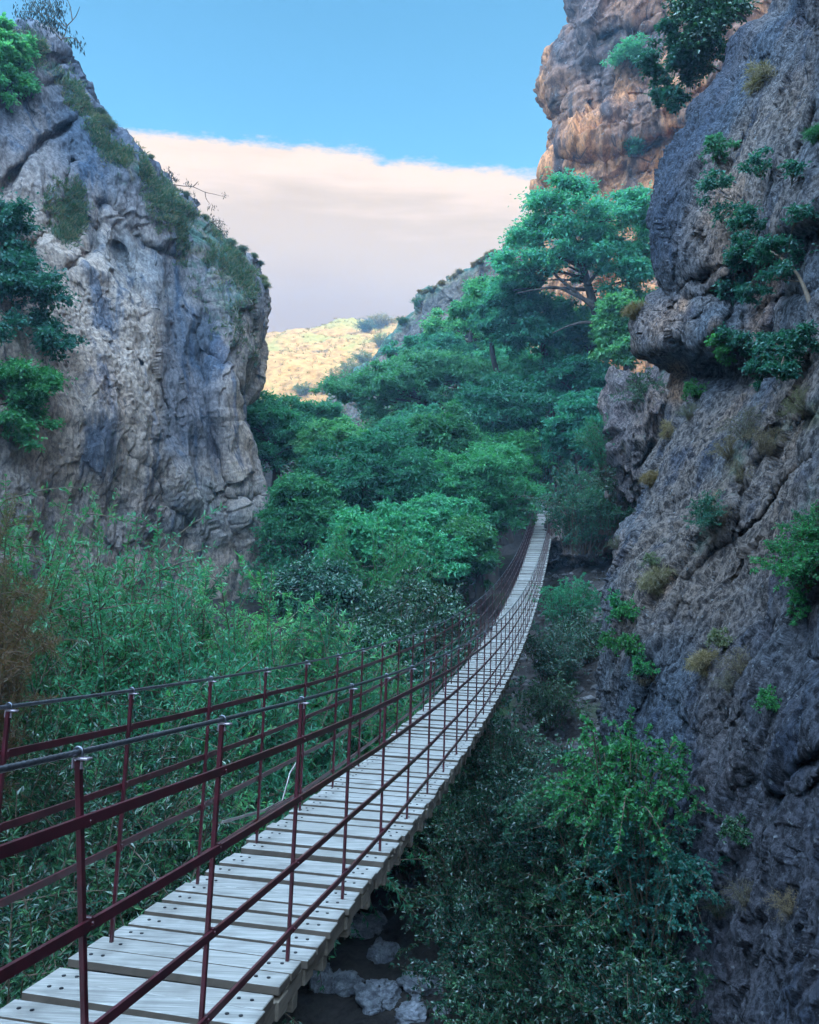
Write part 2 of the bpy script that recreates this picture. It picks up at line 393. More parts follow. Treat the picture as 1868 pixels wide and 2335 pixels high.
# ================================================================== TERRAIN
def softplus(x, k=1.0): return np.log1p(np.exp(np.clip(x / k, -40, 40))) * k
def terrain_z(X, Y, detail=True):
    X = np.asarray(X, float); Y = np.asarray(Y, float)
    fl = np.interp(Y, [-80, -2.6, 0.5, 1.1, 8, 15, 30, 45, 52, 58, 65, 80, 100, 120], [52, -1.75, -1.75, -6.5, -8.7, -8.7, -8.2, -6.8, -6.0, -4.6, -2.0, .5, 1, 1])  # hillside behind the viewpoint is added to block low sky light
    r = softplus(X - (-3 + .2 * Y), 1.2)
    sr = np.interp(Y, [0, 1, 15, 30, 45, 55, 70, 100], [0, .45, .45, .45, .5, .95, .75, .7])
    z = fl + sr * np.minimum(r, 16)
    z = z + .18 * softplus(-(X + 7), 1.5)
    zh = np.interp(Y, [90, 130, 168, 185, 210, 240, 268, 300, 420, 900], [-1, -1.5, 2, 9, 24, 35, 42, 42.5, 38, 20]) + .105 * np.clip(X + 50, -150, 150)
    b = sstep(Y, 92, 128)
    z = z * (1 - b) + zh * b
    if detail:
        P = np.stack([X, Y, X * 0], -1)
        z = z + fbm(P * .35, 4) * .45 * sstep(Y, 1.5, 6) + fbm(P * 1.5 + 5, 3) * .10 * sstep(Y, 1.5, 6)
        z = z + b * (fbm(P * .03 + 3, 5) * 4.0 + ridged(P * np.array([.11, .05, 1]) + 3, 4) * .55) * sstep(Y, 110, 170)
    return z
ys = np.concatenate([np.linspace(-80, 0, 20), np.linspace(.3, 60, 300), np.linspace(60.5, 130, 120), np.linspace(131, 310, 240), np.linspace(315, 430, 20)])
tx = np.linspace(-1, 1, 420)
xs = tx * (26 + 34 * tx ** 2) + tx ** 9 * 240
GX, GY = np.meshgrid(xs, ys)
GZ = terrain_z(GX, GY)
m, t, p = new_mat('ground_soil_grass')
g = t.node('ShaderNodeNewGeometry').outputs['Position']
sep = t.node('ShaderNodeSeparateXYZ'); t.set(sep.inputs[0], g)
far = t.ramp(sep.outputs[1], 95, 125)
n1 = t.math('ADD', t.math('MULTIPLY', t.noise(g, .9, 8, .65), .6), t.math('MULTIPLY', t.noise(g, 7.0, 6, .7), .4)); n2 = t.noise(g, .045, 6, .6, .5); n3 = t.noise(t.mapping(g, (.5, .22, 1)), .9, 7, .68)
soil = t.mix(t.ramp(n1, .35, .65), (0.020, 0.018, 0.017), (0.080, 0.068, 0.062))
soil = t.mix(t.ramp(t.noise(g, .5, 4), .55, .7), soil, (0.035, 0.06, 0.025))
gold = t.mix(t.ramp(n3, .32, .66), (0.24, 0.105, 0.028), (0.45, 0.225, 0.075))
gold = t.mix(t.math('MULTIPLY', t.ramp(n2, .50, .62), .75), gold, (0.23, 0.19, 0.05))
gold = t.mix(t.math('MULTIPLY', t.ramp(t.noise(g, .11, 7, .72), .585, .66), .8), gold, (0.08, 0.052, 0.028))
t.set(p.inputs['Base Color'], t.mix(far, soil, gold)); p.inputs['Roughness'].default_value = .95; p.inputs['Specular IOR Level'].default_value = .1
b = t.node('ShaderNodeBump'); b.inputs['Strength'].default_value = .6; b.inputs['Distance'].default_value = .4
t.set(b.inputs['Height'], n1); t.l.new(b.outputs[0], p.inputs['Normal'])
ground = obj('ground', mesh_np('ground', np.stack([GX, GY, GZ], -1).reshape(-1, 3), grid_faces(*GX.shape)[:, ::-1], m, True))
tag(ground, 'dark gorge floor rising into a sunlit golden grass hill beyond the trees', 'ground', kind='structure')

# ================================================================== CLIFFS
SURF = {}
def finish_cliff(name, P, mat, attrs, label, cat, register=True):
    me = mesh_np(name, P.reshape(-1, 3), grid_faces(*P.shape[:2]), mat, True, {k: a for k, a in attrs.items()})
    o = obj(name, me); tag(o, label, cat, kind='structure')
    if register:
        px, py, d = toPx(P); n = grid_normals(P)
        fl = (n * P).sum(-1) > 0; n[fl] *= -1           # make normals face the camera side
        SURF[name] = (px.ravel(), py.ravel(), d.ravel(), P.reshape(-1, 3), n.reshape(-1, 3))
    return o
def on(name, px, py, out=0.0):
    a, b, d, P, n = SURF[name]
    q = (a - px) ** 2 + (b - py) ** 2
    i = np.argsort(q)[:12]
    i = [k for k in i if d[k] > 0]
    k = min(i, key=lambda k: d[k] + 0.03 * math.sqrt(q[k]))
    return P[k] + n[k] * out, n[k]
def displace(P, amount, n=None):
    n = grid_normals(P) if n is None else n
    c = P * 0; c[..., 2] = 0
    n = np.where(((n * P).sum(-1) > 0)[..., None], -n, n)
    return P + n * amount[..., None], n
def smooth_n(P, k=9):
    Q = P.copy()
    for _ in range(k):
        Q[1:-1, 1:-1] = (Q[:-2, 1:-1] + Q[2:, 1:-1] + Q[1:-1, :-2] + Q[1:-1, 2:]) / 4
    n = grid_normals(Q)
    return n

# ---------------------------------------------------------- left (west) wall
LS = np.array([(48, 60), (55, 98), (64, 118), (72, 130), (90, 148), (103, 156), (112, 159), (119, 158), (122, 148), (133, 141), (147, 145), (158, 160), (161, 170), (180, 181), (210, 193), (240, 212), (262, 224), (280, 232), (290, 246), (306, 262), (318, 287), (340, 322), (370, 345), (395, 372), (425, 395), (440, 405), (455, 428), (466, 446), (478, 449), (497, 451), (503, 465), (512, 478), (535, 500), (557, 525), (572, 545), (583, 566), (592, 580), (610, 587), (638, 597), (652, 606), (690, 607), (740, 604), (800, 601), (850, 587), (890, 572), (930, 556), (960, 553), (1000, 563), (1060, 582), (1120, 598), (1200, 612), (1300, 622), (1400, 630), (1600, 640)], float)
rows = np.concatenate([np.linspace(48, 700, 400), np.linspace(702, 1250, 320), np.linspace(1255, 1600, 50)])
sil = np.interp(rows, LS[:, 0], LS[:, 1])
nc = 470; px0 = -420.
tt = np.linspace(0, 1, nc) ** 0.9
PXg = px0 + (sil[:, None] - px0) * tt[None]
PYg = np.repeat(rows[:, None], nc, 1)
v = (PYg - 48) / 1500
PYm = PYg + (34 * sstep(52 - PXg, 0, 75) - 60 * sstep(-20 - PXg, 0, 400) * 4) * np.exp(-(PYg - 48) / 70)
edge_d = sil[:, None] - PXg
D = 30 + 13 * np.clip(PXg / 620, -.7, 1.1) + .0085 * np.maximum(0, 950 - PYm) + 3.2 * np.clip(1 - edge_d / 75, 0, 1) ** 2.2
def crack(D, PX, PY, pts, amp, wdt):
    d, s_ = segdist(PX, PY, pts); return D + amp * np.exp(-(d / wdt) ** 2)
def step(D, PX, PY, pts, amp, wdt, fade):
    """depth step across a polyline: + side is set back by amp, fading out over fade px"""
    d, s_ = segdist(PX, PY, pts); sd = d * s_
    return D + amp * sstep(sd, -wdt, wdt) * np.exp(-np.maximum(sd, 0) / fade)
for pts, amp, wd in (([(165, 370), (128, 470), (95, 540), (0, 610)], .9, 7), ([(225, 470), (215, 560), (150, 620)], .5, 14),
                     ([(270, 560), (300, 640), (335, 715), (318, 730)], .7, 8), ([(470, 800), (520, 850), (545, 905)], .9, 7),
                     ([(290, 800), (320, 830)], .6, 5), ([(240, 960), (255, 1000), (350, 1090), (380, 1150), (440, 1200)], .7, 8),
                     ([(455, 690), (440, 760), (470, 870)], .5, 10), ([(250, 470), (330, 560), (400, 590)], .55, 9),
                     ([(540, 1130), (560, 1155), (570, 1130)], .7, 8), ([(0, 440), (90, 330), (200, 260)], .8, 10),
                     ([(40, 210), (120, 190), (165, 165)], .7, 8), ([(60, 130), (100, 165), (140, 150)], .8, 7)):
    D = crack(D, PXg, PYm, pts, amp, wd)
D = step(D, PXg, PYm, [(380, 560), (365, 700), (355, 850), (380, 1000), (440, 1120)], -1.1, 22, 130)
D = step(D, PXg, PYm, [(480, 700), (470, 900), (520, 1100), (560, 1300)], 1.1, 18, 90)
D = step(D, PXg, PYm, [(120, 560), (240, 620), (330, 720), (400, 860)], -1.0, 16, 160)
P = ray(PXg, PYm, D)
nw = 46
Sx = P[:, -1:, :]
a = (np.arange(1, nw + 1) / nw)[None, :, None]
wr = np.concatenate([-0.6 * a - 11 * a ** 2, 5 * a + 26 * a ** 2, -1.0 * a * 0], -1)
Lx = P[:, :1, :]; ne = 40
b_ = (np.arange(ne, 0, -1) / ne)[None, :, None]
zt = np.clip(Lx[..., 2:], -20, 40)
ext = np.concatenate([6.0 * b_ + 0 * zt, -26 * b_ - 14 * b_ ** 2 + 0 * zt, 0 * b_ - np.maximum(zt - 4, 0) * .35 * b_], -1)  # unseen wall run towards the viewpoint, added to darken the gorge bottom
Pw = np.concatenate([Lx + ext, P, Sx + wr], 1)
ntop = 24
a = (np.arange(ntop, 0, -1) / ntop)[:, None, None]
top = Pw[:1] + np.concatenate([a * -1.5, a * 16, a * 1.2 * (1 - a) * 2], -1)
Pw = np.concatenate([top, Pw], 0)
n = smooth_n(Pw, 12)
W = Pw
am = fbm(W * .13, 4) * .75 + ridged(W * np.array([.5, .5, .085]) + 4, 4) * .30
Wx = W + .35 * np.stack([fbm(W * .8 + 5, 3), fbm(W * .8 + 15, 3), fbm(W * .8 + 25, 3)], -1)
Wd = (Wx @ np.array([[.8, 0, .6], [0, 1, 0], [-.6, 0, .8]]))
rough = .45 + .75 * np.clip(fbm(W * .2 + 40, 3) + .3, 0, 1)
am += facet(Wd * np.array([.30, .30, .10])) * .18 + (facet(Wx * np.array([1.1, 1.1, .40]), seed=2) * .075 + facet(Wx * np.array([2.8, 2.8, 1.6]), seed=3) * .04 + fbm(W * 1.3 + 2, 4) * .08 + fbm(W * 6.5, 2) * .04) * rough
Pl, n = displace(Pw, am, n)
pxl, pyl, dl = toPx(Pl)
# vegetation skin near the sloping rim, stains lower right, blue haze painted on the upper part
rim = np.interp(pxl, [-400, 0, 60, 180, 250, 330, 450, 560, 607], [0, 60, 48, 180, 300, 350, 470, 565, 660])
dist = pyl - rim
mo = np.clip(1.05 - dist / (150 + 260 * sstep(pxl, 280, 520)), 0, 1.0) * sstep(pxl, -100, 120) * (1 - sstep(pxl, 575, 612)) * .8
mo = np.maximum(mo, .75 * np.exp(-(((pxl - 150) / 60) ** 2 + ((pyl - 480) / 90) ** 2)))
up = np.clip(n[..., 2] * 1.3 + .45, 0, 1)
mo = mo * (.68 + .32 * up) * (.35 + .65 * sstep(dist, 2, 34))
stn_shade = sstep(pxl, 350, 385) * (1 - sstep(pxl, 470, 560)) * sstep(pyl, 660, 720) * (1 - sstep(pyl, 1000, 1120)) * .75
stn_shade = np.maximum(stn_shade, (.95 - .3 * sstep(pxl, 0, 90) * (1 - sstep(pxl, 90, 170))) * (1 - sstep(pyl + .35 * (300 - pxl), 330, 640)))
stn_shade = np.maximum(stn_shade, .6 * sstep(pxl, 300, 420) * (1 - sstep(pyl, 620, 800)))
rust = np.clip(fbm(W * .3 + 70, 3), 0, 1) * .35 * sstep(pyl, 600, 760)
finish_cliff('cliff', Pl, M_ROCK_L, {'moss': mo, 'stain_shade': stn_shade, 'rust': rust}, 'pale grey limestone cliff wall on the left with a sloping overgrown rim', 'cliff')
SURF['west'] = SURF.pop('cliff'); WEST = Pl, pxl, pyl, n; WEST_MO = mo

# ---------------------------------------------------------- right (east) wall, close to the bridge
RS = np.array([(-900, 2250), (-300, 1900), (-60, 1790), (0, 1760), (40, 1750), (71, 1690), (104, 1662), (138, 1650), (175, 1622), (234, 1558), (284, 1540), (346, 1510), (396, 1489), (455, 1476), (501, 1469), (555, 1475), (601, 1481), (640, 1494), (662, 1506), (676, 1520), (688, 1505), (697, 1468), (715, 1455), (743, 1443), (785, 1447), (797, 1470), (815, 1512), (829, 1535), (850, 1534), (875, 1529), (917, 1525), (967, 1502), (1042, 1477), (1109, 1460), (1188, 1435), (1222, 1397), (1280, 1385), (1338, 1368), (1384, 1364), (1451, 1366), (1526, 1364), (1585, 1358), (1700, 1350), (2000, 1330), (2600, 1250)], float)
rows = np.concatenate([np.linspace(-900, -40, 60), np.linspace(-35, 700, 400), np.linspace(702, 900, 130), np.linspace(902, 2380, 640), np.linspace(2390, 2600, 12)])
sil = np.interp(rows, RS[:, 0], RS[:, 1]) + 26
nc = 430
tt = np.linspace(0, 1, nc) ** 1.05
px1 = np.interp(rows, [-900, 0, 2600], [2900, 2250, 2150])
PXg = sil[:, None] + (px1 - sil)[:, None] * tt[None]
PYg = np.repeat(rows[:, None], nc, 1)
Ds = np.interp(rows, [-900, 0, 400, 640, 676, 700, 830, 860, 900, 1200, 1500, 1700, 2000, 2600], [29, 25, 23.5, 22.3, 22.2, 21.8, 21.8, 21.8, 20.2, 17.8, 15.6, 14.2, 12.8, 10.6])
Dr = np.interp(rows, [-900, 0, 400, 800, 1200, 1500, 1800, 2100, 2600], [19, 16.8, 15, 12.6, 9.6, 8.2, 7.2, 6.5, 5.6])
tr = (PXg - sil[:, None]) / (1868 - np.minimum(sil, 1800))[:, None]
D = Ds[:, None] + (Dr - Ds)[:, None] * np.where(tr < 1, tr ** .9, 1 + (tr - 1) * .62)
D = np.maximum(D, 3.6)
edge_d = PXg - sil[:, None]
D = D + 1.5 * np.clip(1 - edge_d / 60, 0, 1) ** 2.2
# overhanging bulge: everything below its lower rim is set back, then returns
rimp = [(1440, 690), (1500, 672), (1545, 690), (1590, 668), (1640, 640), (1668, 600), (1720, 560), (1800, 520)]
d, s_ = segdist(PXg, PYg, rimp); sd = d * s_
D = D - .9 * np.exp(-(np.maximum(-sd, 0) / 230) ** 2) * (sd <= 0) - .9 * (sd > 0) * np.exp(-sd / 7.0)
D = D + 1.1 * sstep(sd, 2, 12) * np.exp(-np.maximum(sd, 0) / 34)
for cx_, cy_, rx, ry, am_ in ((1500, 757, 62, 62, 1.3), (1592, 742, 66, 88, 1.5), (1655, 730, 40, 120, .5), (1560, 480, 120, 260, .9), (1800, 300, 140, 260, .6), (1480, 1250, 60, 250, .35), (1800, 1650, 120, 160, .4), (1640, 1500, 120, 170, .3)):
    q = np.clip(1 - ((PXg - cx_) / rx) ** 2 - ((PYg - cy_) / ry) ** 2, 0, 1); D = D - am_ * np.sqrt(q)
for pts, amp, wd in (([(1690, 630), (1665, 720), (1600, 800), (1575, 860)], .55, 6), ([(1538, 700), (1530, 760), (1560, 820), (1580, 830)], .8, 8),
                     ([(1770, 690), (1830, 678), (1900, 660)], 1.1, 9), ([(1868, 1050), (1790, 1110), (1740, 1190), (1650, 1250), (1575, 1330)], .75, 10),
                     ([(1800, 960), (1700, 1090), (1680, 1200)], .45, 12), ([(1760, 130), (1700, 330), (1650, 420), (1610, 560)], .4, 10),
                     ([(1868, 250), (1800, 420), (1760, 560)], .5, 10), ([(1620, 625), (1600, 640)], 1.2, 14), ([(1700, 1800), (1640, 2000), (1660, 2200)], .3, 16),
                     ([(1868, 1720), (1780, 1800), (1720, 1900)], .3, 12), ([(1700, 1280), (1560, 1520), (1500, 1700)], .22, 9), ([(1868, 1330), (1700, 1560), (1620, 1760)], .22, 9)):
    D = crack(D, PXg, PYg, pts, amp, wd)
D = step(D, PXg, PYg, [(1868, 930), (1760, 1000), (1690, 1140), (1560, 1340), (1470, 1560)], -.5, 9, 120)
P = ray(PXg, PYg, D)
nw = 40
Sx = P[:, :1, :]
a = (np.arange(nw, 0, -1) / nw)[None, :, None]
wr = np.concatenate([.45 * a + 7 * a ** 2, 2.2 * a + 5 * a ** 2, a * 0], -1)
Ex = P[:, -1:, :]
ne = 30
b_ = (np.arange(1, ne + 1) / ne)[None, :, None]
ext = np.concatenate([2.5 * b_ + 6 * b_ ** 2, -8 * b_ - 26 * b_ ** 2, b_ * 0], -1)
Pw = np.concatenate([Sx + wr, P, Ex + ext], 1)
n = smooth_n(Pw, 10)
W = Pw
pxr, pyr, dr = toPx(Pw)
low = sstep(pyr, 780, 1050)
Wd = W.copy(); Wd[..., 0] = W[..., 0] - .55 * W[..., 2]; Wd[..., 1] = W[..., 1] + .35 * W[..., 2]
fl_up = ridged(W * np.array([1.0, 1.0, .16]) + 3, 4) * .24
fl_lo = ridged(Wd * np.array([1.25, 1.25, .28]) + 6, 4) * .15
am = fbm(W * .28, 3) * .20 + (fl_up * (1 - low) + fl_lo * low) * .55
Wx = W + .22 * np.stack([fbm(W * 1.3 + 5, 3), fbm(W * 1.3 + 15, 3), fbm(W * 1.3 + 25, 3)], -1)
Wf = Wx * (1 - low)[..., None] + (Wd + Wx - W) * low[..., None]
am += facet(Wf * np.array([.50, .50, .13])) * .17 + facet(Wf * np.array([1.9, 1.9, .6]), seed=2) * (.030 + .016 * low) + facet(Wf * np.array([6.0, 6.0, 2.6]), seed=3) * (.012 + .012 * low)
am += fbm(Wd * np.array([1.6, 1.6, .7]) + 2, 4) * .07 + fbm(W * 9, 3) * .022
am = am * np.clip(sstep(dr, 1.5, 6), 0.05, 1)
Pr, n = displace(Pw, am, n)
pxr, pyr, dr = toPx(Pr)
stn_shade = 1.1 * np.exp(-(segdist(pxr, pyr, [(1640, 60), (1590, 250), (1510, 400), (1490, 560)])[0] / 75) ** 2) + .35 * (1 - sstep(pyr, 50, 350)) + .85 * sstep(pyr + .5 * (pxr - 1600), 1250, 1900)  # last term paints deep gorge shade into the lower right rock
rust = np.exp(-(segdist(pxr, pyr, [(1545, 845), (1540, 900)])[0] / 20) ** 2) * 1.0 + .8 * np.exp(-(segdist(pxr, pyr, [(1560, 690), (1555, 700)])[0] / 12) ** 2) + .45 * np.exp(-(segdist(pxr, pyr, [(1500, 740), (1520, 720)])[0] / 40) ** 2)
rust += .5 * np.exp(-(segdist(pxr, pyr, [(1760, 640), (1720, 760)])[0] / 26) ** 2) + .6 * np.exp(-(segdist(pxr, pyr, [(1505, 1350), (1525, 1320)])[0] / 14) ** 2) + .4 * np.exp(-(segdist(pxr, pyr, [(1660, 430), (1640, 620)])[0] / 40) ** 2)
mo = .35 * np.clip(fbm(W * .5 + 30, 3), 0, 1) + .45 * np.exp(-(segdist(pxr, pyr, [(1868, 950), (1700, 1020), (1650, 1120), (1600, 1260)])[0] / 45) ** 2) + .3 * np.exp(-(segdist(pxr, pyr, [(1868, 800), (1640, 830)])[0] / 50) ** 2)
finish_cliff('rock_face', Pr, M_ROCK_R, {'moss': mo, 'stain_shade': np.clip(stn_shade, 0, 1), 'rust': np.clip(rust, 0, 1)}, 'dark grey rock face on the right with an overhanging bulge and leaning slabs', 'cliff')
SURF['east'] = SURF.pop('rock_face')

# ---------------------------------------------------------- far warm cliff and an unseen massif added behind the right wall to block the sun
FS = np.array([(-900, 1500), (-300, 1380), (-60, 1306), (0, 1304), (79, 1306), (90, 1298), (104, 1281), (133, 1247), (160, 1236), (184, 1228), (200, 1229), (217, 1233), (255, 1258), (275, 1260), (292, 1262), (338, 1272), (355, 1283), (360, 1270), (367, 1258), (392, 1245), (405, 1251), (418, 1243), (430, 1235), (434, 1244), (451, 1244), (480, 1243), (520, 1238), (600, 1220), (800, 1180), (1100, 1150)], float)
rows = np.concatenate([np.linspace(-900, -20, 90), np.linspace(-17, 700, 430), np.linspace(705, 1100, 40)])
sil = np.interp(rows, FS[:, 0], FS[:, 1]) + 22
nc = 330
tt = np.linspace(0, 1, nc)
PXg = sil[:, None] + (1850 - sil)[:, None] * tt[None]; PYg = np.repeat(rows[:, None], nc, 1)
edge_d = PXg - sil[:, None]
D = 86 - 16 * np.clip((PXg - 1230) / 600, 0, 1) + 3.2 * np.clip(1 - edge_d / 42, 0, 1) ** 2 - np.interp(PYg, [-900, 0, 500, 1100], [-14, 0, 4, 12])
# ledges rising to the right
for pts, amp in (([(1230, 440), (1300, 390), (1400, 350), (1560, 300)], 1.1), ([(1262, 352), (1340, 300), (1420, 240), (1560, 205)], -1.5), ([(1380, 330), (1450, 325), (1530, 290)], 1.2), ([(1230, 200), (1330, 95), (1420, 60)], .6)):
    D = step(D, PXg, PYg, pts, amp, 5, 150)
for pts, amp, wd in (([(1310, 100), (1330, 160), (1345, 250)], 1.6, 6), ([(1372, 150), (1375, 240)], 2.2, 9), ([(1410, 180), (1420, 250)], 1.5, 7), ([(1290, 150), (1300, 230), (1315, 290)], 1.4, 6),
                     ([(1452, 380), (1465, 393), (1480, 394)], 2.5, 4), ([(1310, 370), (1370, 355)], 1.8, 7), ([(1240, 410), (1310, 395)], 1.2, 4), ([(1400, 120), (1440, 90), (1530, 60)], 1.5, 7)):
    D = crack(D, PXg, PYg, pts, amp, wd)
P = ray(PXg, PYg, D)
nw = 30
a = (np.arange(nw, 0, -1) / nw)[None, :, None]
wr = np.concatenate([.8 * a + 14 * a ** 2, 6 * a + 20 * a ** 2, a * 0], -1)
Ex = P[:, -1:, :]
path = np.array([(0, 0), (3, -10), (5, -28), (5, -48), (4, -70), (0, -95), (-6, -120)], float)
k = np.linspace(0, 6, 91)[1:]
ext = np.stack([np.interp(k, range(7), path[:, 0]), np.interp(k, range(7), path[:, 1]), k * 0], -1)[None]
Pw = np.concatenate([P[:, :1] + wr, P, Ex + ext], 1)
n = smooth_n(Pw, 8)
W = Pw
am = fbm(W * .06, 4) * .7 + ridged(W * np.array([.24, .24, .022]) + 4, 4) * .7
Wt = W.copy(); Wt[..., 2] = W[..., 2] - .55 * W[..., 0]
am += ridged(Wt * np.array([.05, .05, .22]) + 2, 4) * .45 + facet(Wt * np.array([.11, .11, .10])) * .9 + facet(W * np.array([.42, .42, .2]), seed=2) * .32 + facet(W * 1.1, seed=3) * .14 + fbm(W * .5, 4) * .16
Pf, n = displace(Pw, am, n)
pxf, pyf, df = toPx(Pf)
stn_shade = .62 * sstep(ridged(W * np.array([.26, .26, .022]) + 11, 3), .6, 1.05) * (1 - sstep(pyf, 260, 330)) + .75 * np.exp(-(segdist(pxf, pyf, [(1330, 0), (1300, 110), (1350, 130), (1400, 90), (1480, 110)])[0] / 40) ** 2) + .5 * np.exp(-(segdist(pxf, pyf, [(1330, 420), (1360, 405)])[0] / 22) ** 2) + .7 * np.exp(-(segdist(pxf, pyf, [(1375, 150), (1385, 250)])[0] / 16) ** 2) + .55 * np.exp(-(segdist(pxf, pyf, [(1400, 310), (1500, 300)])[0] / 20) ** 2)
mo = .45 * np.exp(-(segdist(pxf, pyf, [(1370, 90), (1450, 110), (1500, 150)])[0] / 30) ** 2)
rust = .35 + 0 * pxf
finish_cliff('far_cliff', Pf, M_ROCK_F, {'moss': mo, 'stain_shade': np.clip(stn_shade, 0, 1), 'rust': rust * np.clip(fbm(W * .12 + 9, 3) + .5, 0, 1)}, 'tall orange and grey cliff rising out of the picture behind the slope trees', 'cliff')
SURF['far'] = SURF.pop('far_cliff')

# ---------------------------------------------------------- ridge between the hill and the far cliff
QS = np.array([(500, 1262), (517, 1228), (550, 1178), (567, 1144), (585, 1110), (605, 1082), (622, 1050), (642, 1019), (655, 995), (667, 977), (680, 962), (692, 954), (710, 950), (722, 938), (742, 915), (762, 898), (792, 871), (812, 858), (826, 848), (838, 828), (847, 819), (870, 796), (900, 760), (1000, 700), (1150, 660)], float)
rows = np.concatenate([np.linspace(500, 900, 330), np.linspace(903, 1150, 40)])
sil = np.interp(rows, QS[:, 0], QS[:, 1]); nc = 260
PXg = sil[:, None] + (1380 - sil)[:, None] * np.linspace(0, 1, nc)[None] ** 1.1; PYg = np.repeat(rows[:, None], nc, 1)
edge_d = PXg - sil[:, None]
D = 118 - 20 * np.clip((PXg - 850) / 420, -.3, 1.1) - .03 * (PYg - 500) + 4 * np.clip(1 - edge_d / 40, 0, 1) ** 2
P = ray(PXg, PYg, D)
nw = 24; a = (np.arange(nw, 0, -1) / nw)[None, :, None]
Pw = np.concatenate([P[:, :1] + np.concatenate([.3 * a + 4 * a ** 2, 4 * a + 24 * a ** 2, -1.0 * a], -1), P], 1)
a = (np.arange(12, 0, -1) / 12)[:, None, None]
Pw = np.concatenate([Pw[:1] + np.concatenate([2 * a, 16 * a, 0 * a], -1), Pw], 0)
n = smooth_n(Pw, 6); W = Pw
am = fbm(W * .09, 4) * .8 + ridged(W * np.array([.25, .25, .10]) + 4, 4) * .4 + facet(W * np.array([.25, .25, .16])) * .7 + facet(W * .8, seed=2) * .22 + fbm(W * .9, 4) * .12
Pq, n = displace(Pw, am, n)
pxq, pyq, dq = toPx(Pq)
rimq = np.interp(pxq, QS[::-1, 1], QS[::-1, 0])
mo = np.clip(1 - (pyq - rimq) / 40, 0, 1) * .8
finish_cliff('ridge', Pq, M_ROCK_M, {'moss': mo, 'stain_shade': 0 * mo, 'rust': .25 * np.clip(fbm(W * .15 + 9, 3) + .2, 0, 1)}, 'bare grey brown ridge with a grassy crest sloping down to the golden hill', 'ridge')
SURF['ridge'] = SURF.pop('ridge')

# ---------------------------------------------------------- rock bank between the far bridge end and the right wall
def blob_rock(seed, rad, nu=90, nv=60, a0=.22, freq=1.0, flat=0.0):
    u = np.linspace(0, 2 * np.pi, nu + 1); v = np.linspace(.02, np.pi - .02, nv)
    U, Vv = np.meshgrid(u, v)
    S = np.stack([np.cos(U) * np.sin(Vv), np.sin(U) * np.sin(Vv), np.cos(Vv)], -1)
    pw = .8; S = np.sign(S) * np.abs(S) ** pw
    Q = S * np.asarray(rad)
    am = fbm(S * 1.1 * freq + seed * 3.1, 3) * a0 + facet(S * 1.5 * freq, seed=seed) * a0 * .9 + facet(S * 4 * freq, seed=seed + 1) * a0 * .28 + fbm(S * 7 * freq + seed, 3) * a0 * .08
    return Q * (1 + am)[..., None]
for nm, lab, px_, py_, dep, rad, sd in (('rock_bank', 'rough grey rock bank below the boulder block right of the far bridge end', 1468, 1000, 32, (1.25, 3.5, 2.6), 3),
                                        ('rock_bank', 'lower shadowed rock bank under the path right of the bridge', 1345, 1240, 47, (2.6, 6, 2.2), 8)):
    Q = blob_rock(sd, rad, 200, 140, .22, 1.3)
    c = ray(px_, py_, dep)
    me = mesh_np(nm, Q.reshape(-1, 3), grid_faces(*Q.shape[:2]), M_ROCK_R, True, {'moss': 0.3 * np.ones(Q.shape[:2]), 'stain_shade': .2 * np.ones(Q.shape[:2]), 'rust': .3 * np.ones(Q.shape[:2])})
    o = obj(nm, me); o.location = c; tag(o, lab, 'rock', kind='structure')

# ================================================================== BRIDGE
AL = 0.2010; OFF_R, OFF_L = -1.4183, -2.3818
QZ = (-1.7198, -0.227889, 0.00418735, -5.67714e-6)
H_RAIL = 1.318; S_END = 55.2
def bz(s): return QZ[0] + QZ[1] * s + QZ[2] * s * s + QZ[3] * s ** 3
def bzd(s): return QZ[1] + 2 * QZ[2] * s + 3 * QZ[3] * s * s
ca, sa = math.cos(AL), math.sin(AL)
def bpt(s, off, h=0.0):
    s = np.asarray(s, float); d = bzd(s); n_ = np.sqrt(1 + d * d)
    ss = s - h * d / n_; z = bz(s) + h / n_
    return np.stack([off * ca + ss * sa, -off * sa + ss * ca, z], -1)
def bframe(s):
    d = bzd(s); n_ = math.sqrt(1 + d * d)
    T = np.array([sa / n_, ca / n_, d / n_]); S = np.array([ca, -sa, 0]); U = np.cross(S, T)
    return np.stack([S, T, U], 1)          # columns: across, along, up

m, t, p = new_mat('weathered_planks')
oc = t.node('ShaderNodeTexCoord').outputs['Object']
geo = t.node('ShaderNodeNewGeometry'); oi = t.node('ShaderNodeObjectInfo')
rnd = t.math('FRACT', t.math('ADD', t.math('MULTIPLY', geo.outputs['Random Per Island'], 3.7), oi.outputs['Random']))
loc = t.node('ShaderNodeVectorMath', operation='ADD'); t.set(loc.inputs[0], oc)
rv = t.node('ShaderNodeCombineXYZ'); t.set(rv.inputs[0], t.math('MULTIPLY', rnd, 37.0)); t.set(rv.inputs[1], t.math('MULTIPLY', rnd, 91.0)); t.l.new(rv.outputs[0], loc.inputs[1])
grain = t.noise(t.mapping(loc.outputs[0], (1.6, 34, 8)), 1.6, 8, .65, .8)
blot = t.noise(loc.outputs[0], 3.0, 5, .6)
c = t.mix(t.ramp(grain, .34, .66), (0.185, 0.177, 0.160), (0.365, 0.35, 0.32))
c = t.mix(t.math('MULTIPLY', t.ramp(blot, .45, .75), .6), c, (0.12, 0.11, 0.10))
spl = t.noise(t.mapping(loc.outputs[0], (.7, 60, 8)), 2.2, 6, .7, .4)
c = t.mix(t.math('MULTIPLY', t.ramp(spl, .63, .70), .75), c, (0.06, 0.055, 0.05))
c = t.mix(t.math('MULTIPLY', rnd, .35), c, (0.22, 0.20, 0.17))
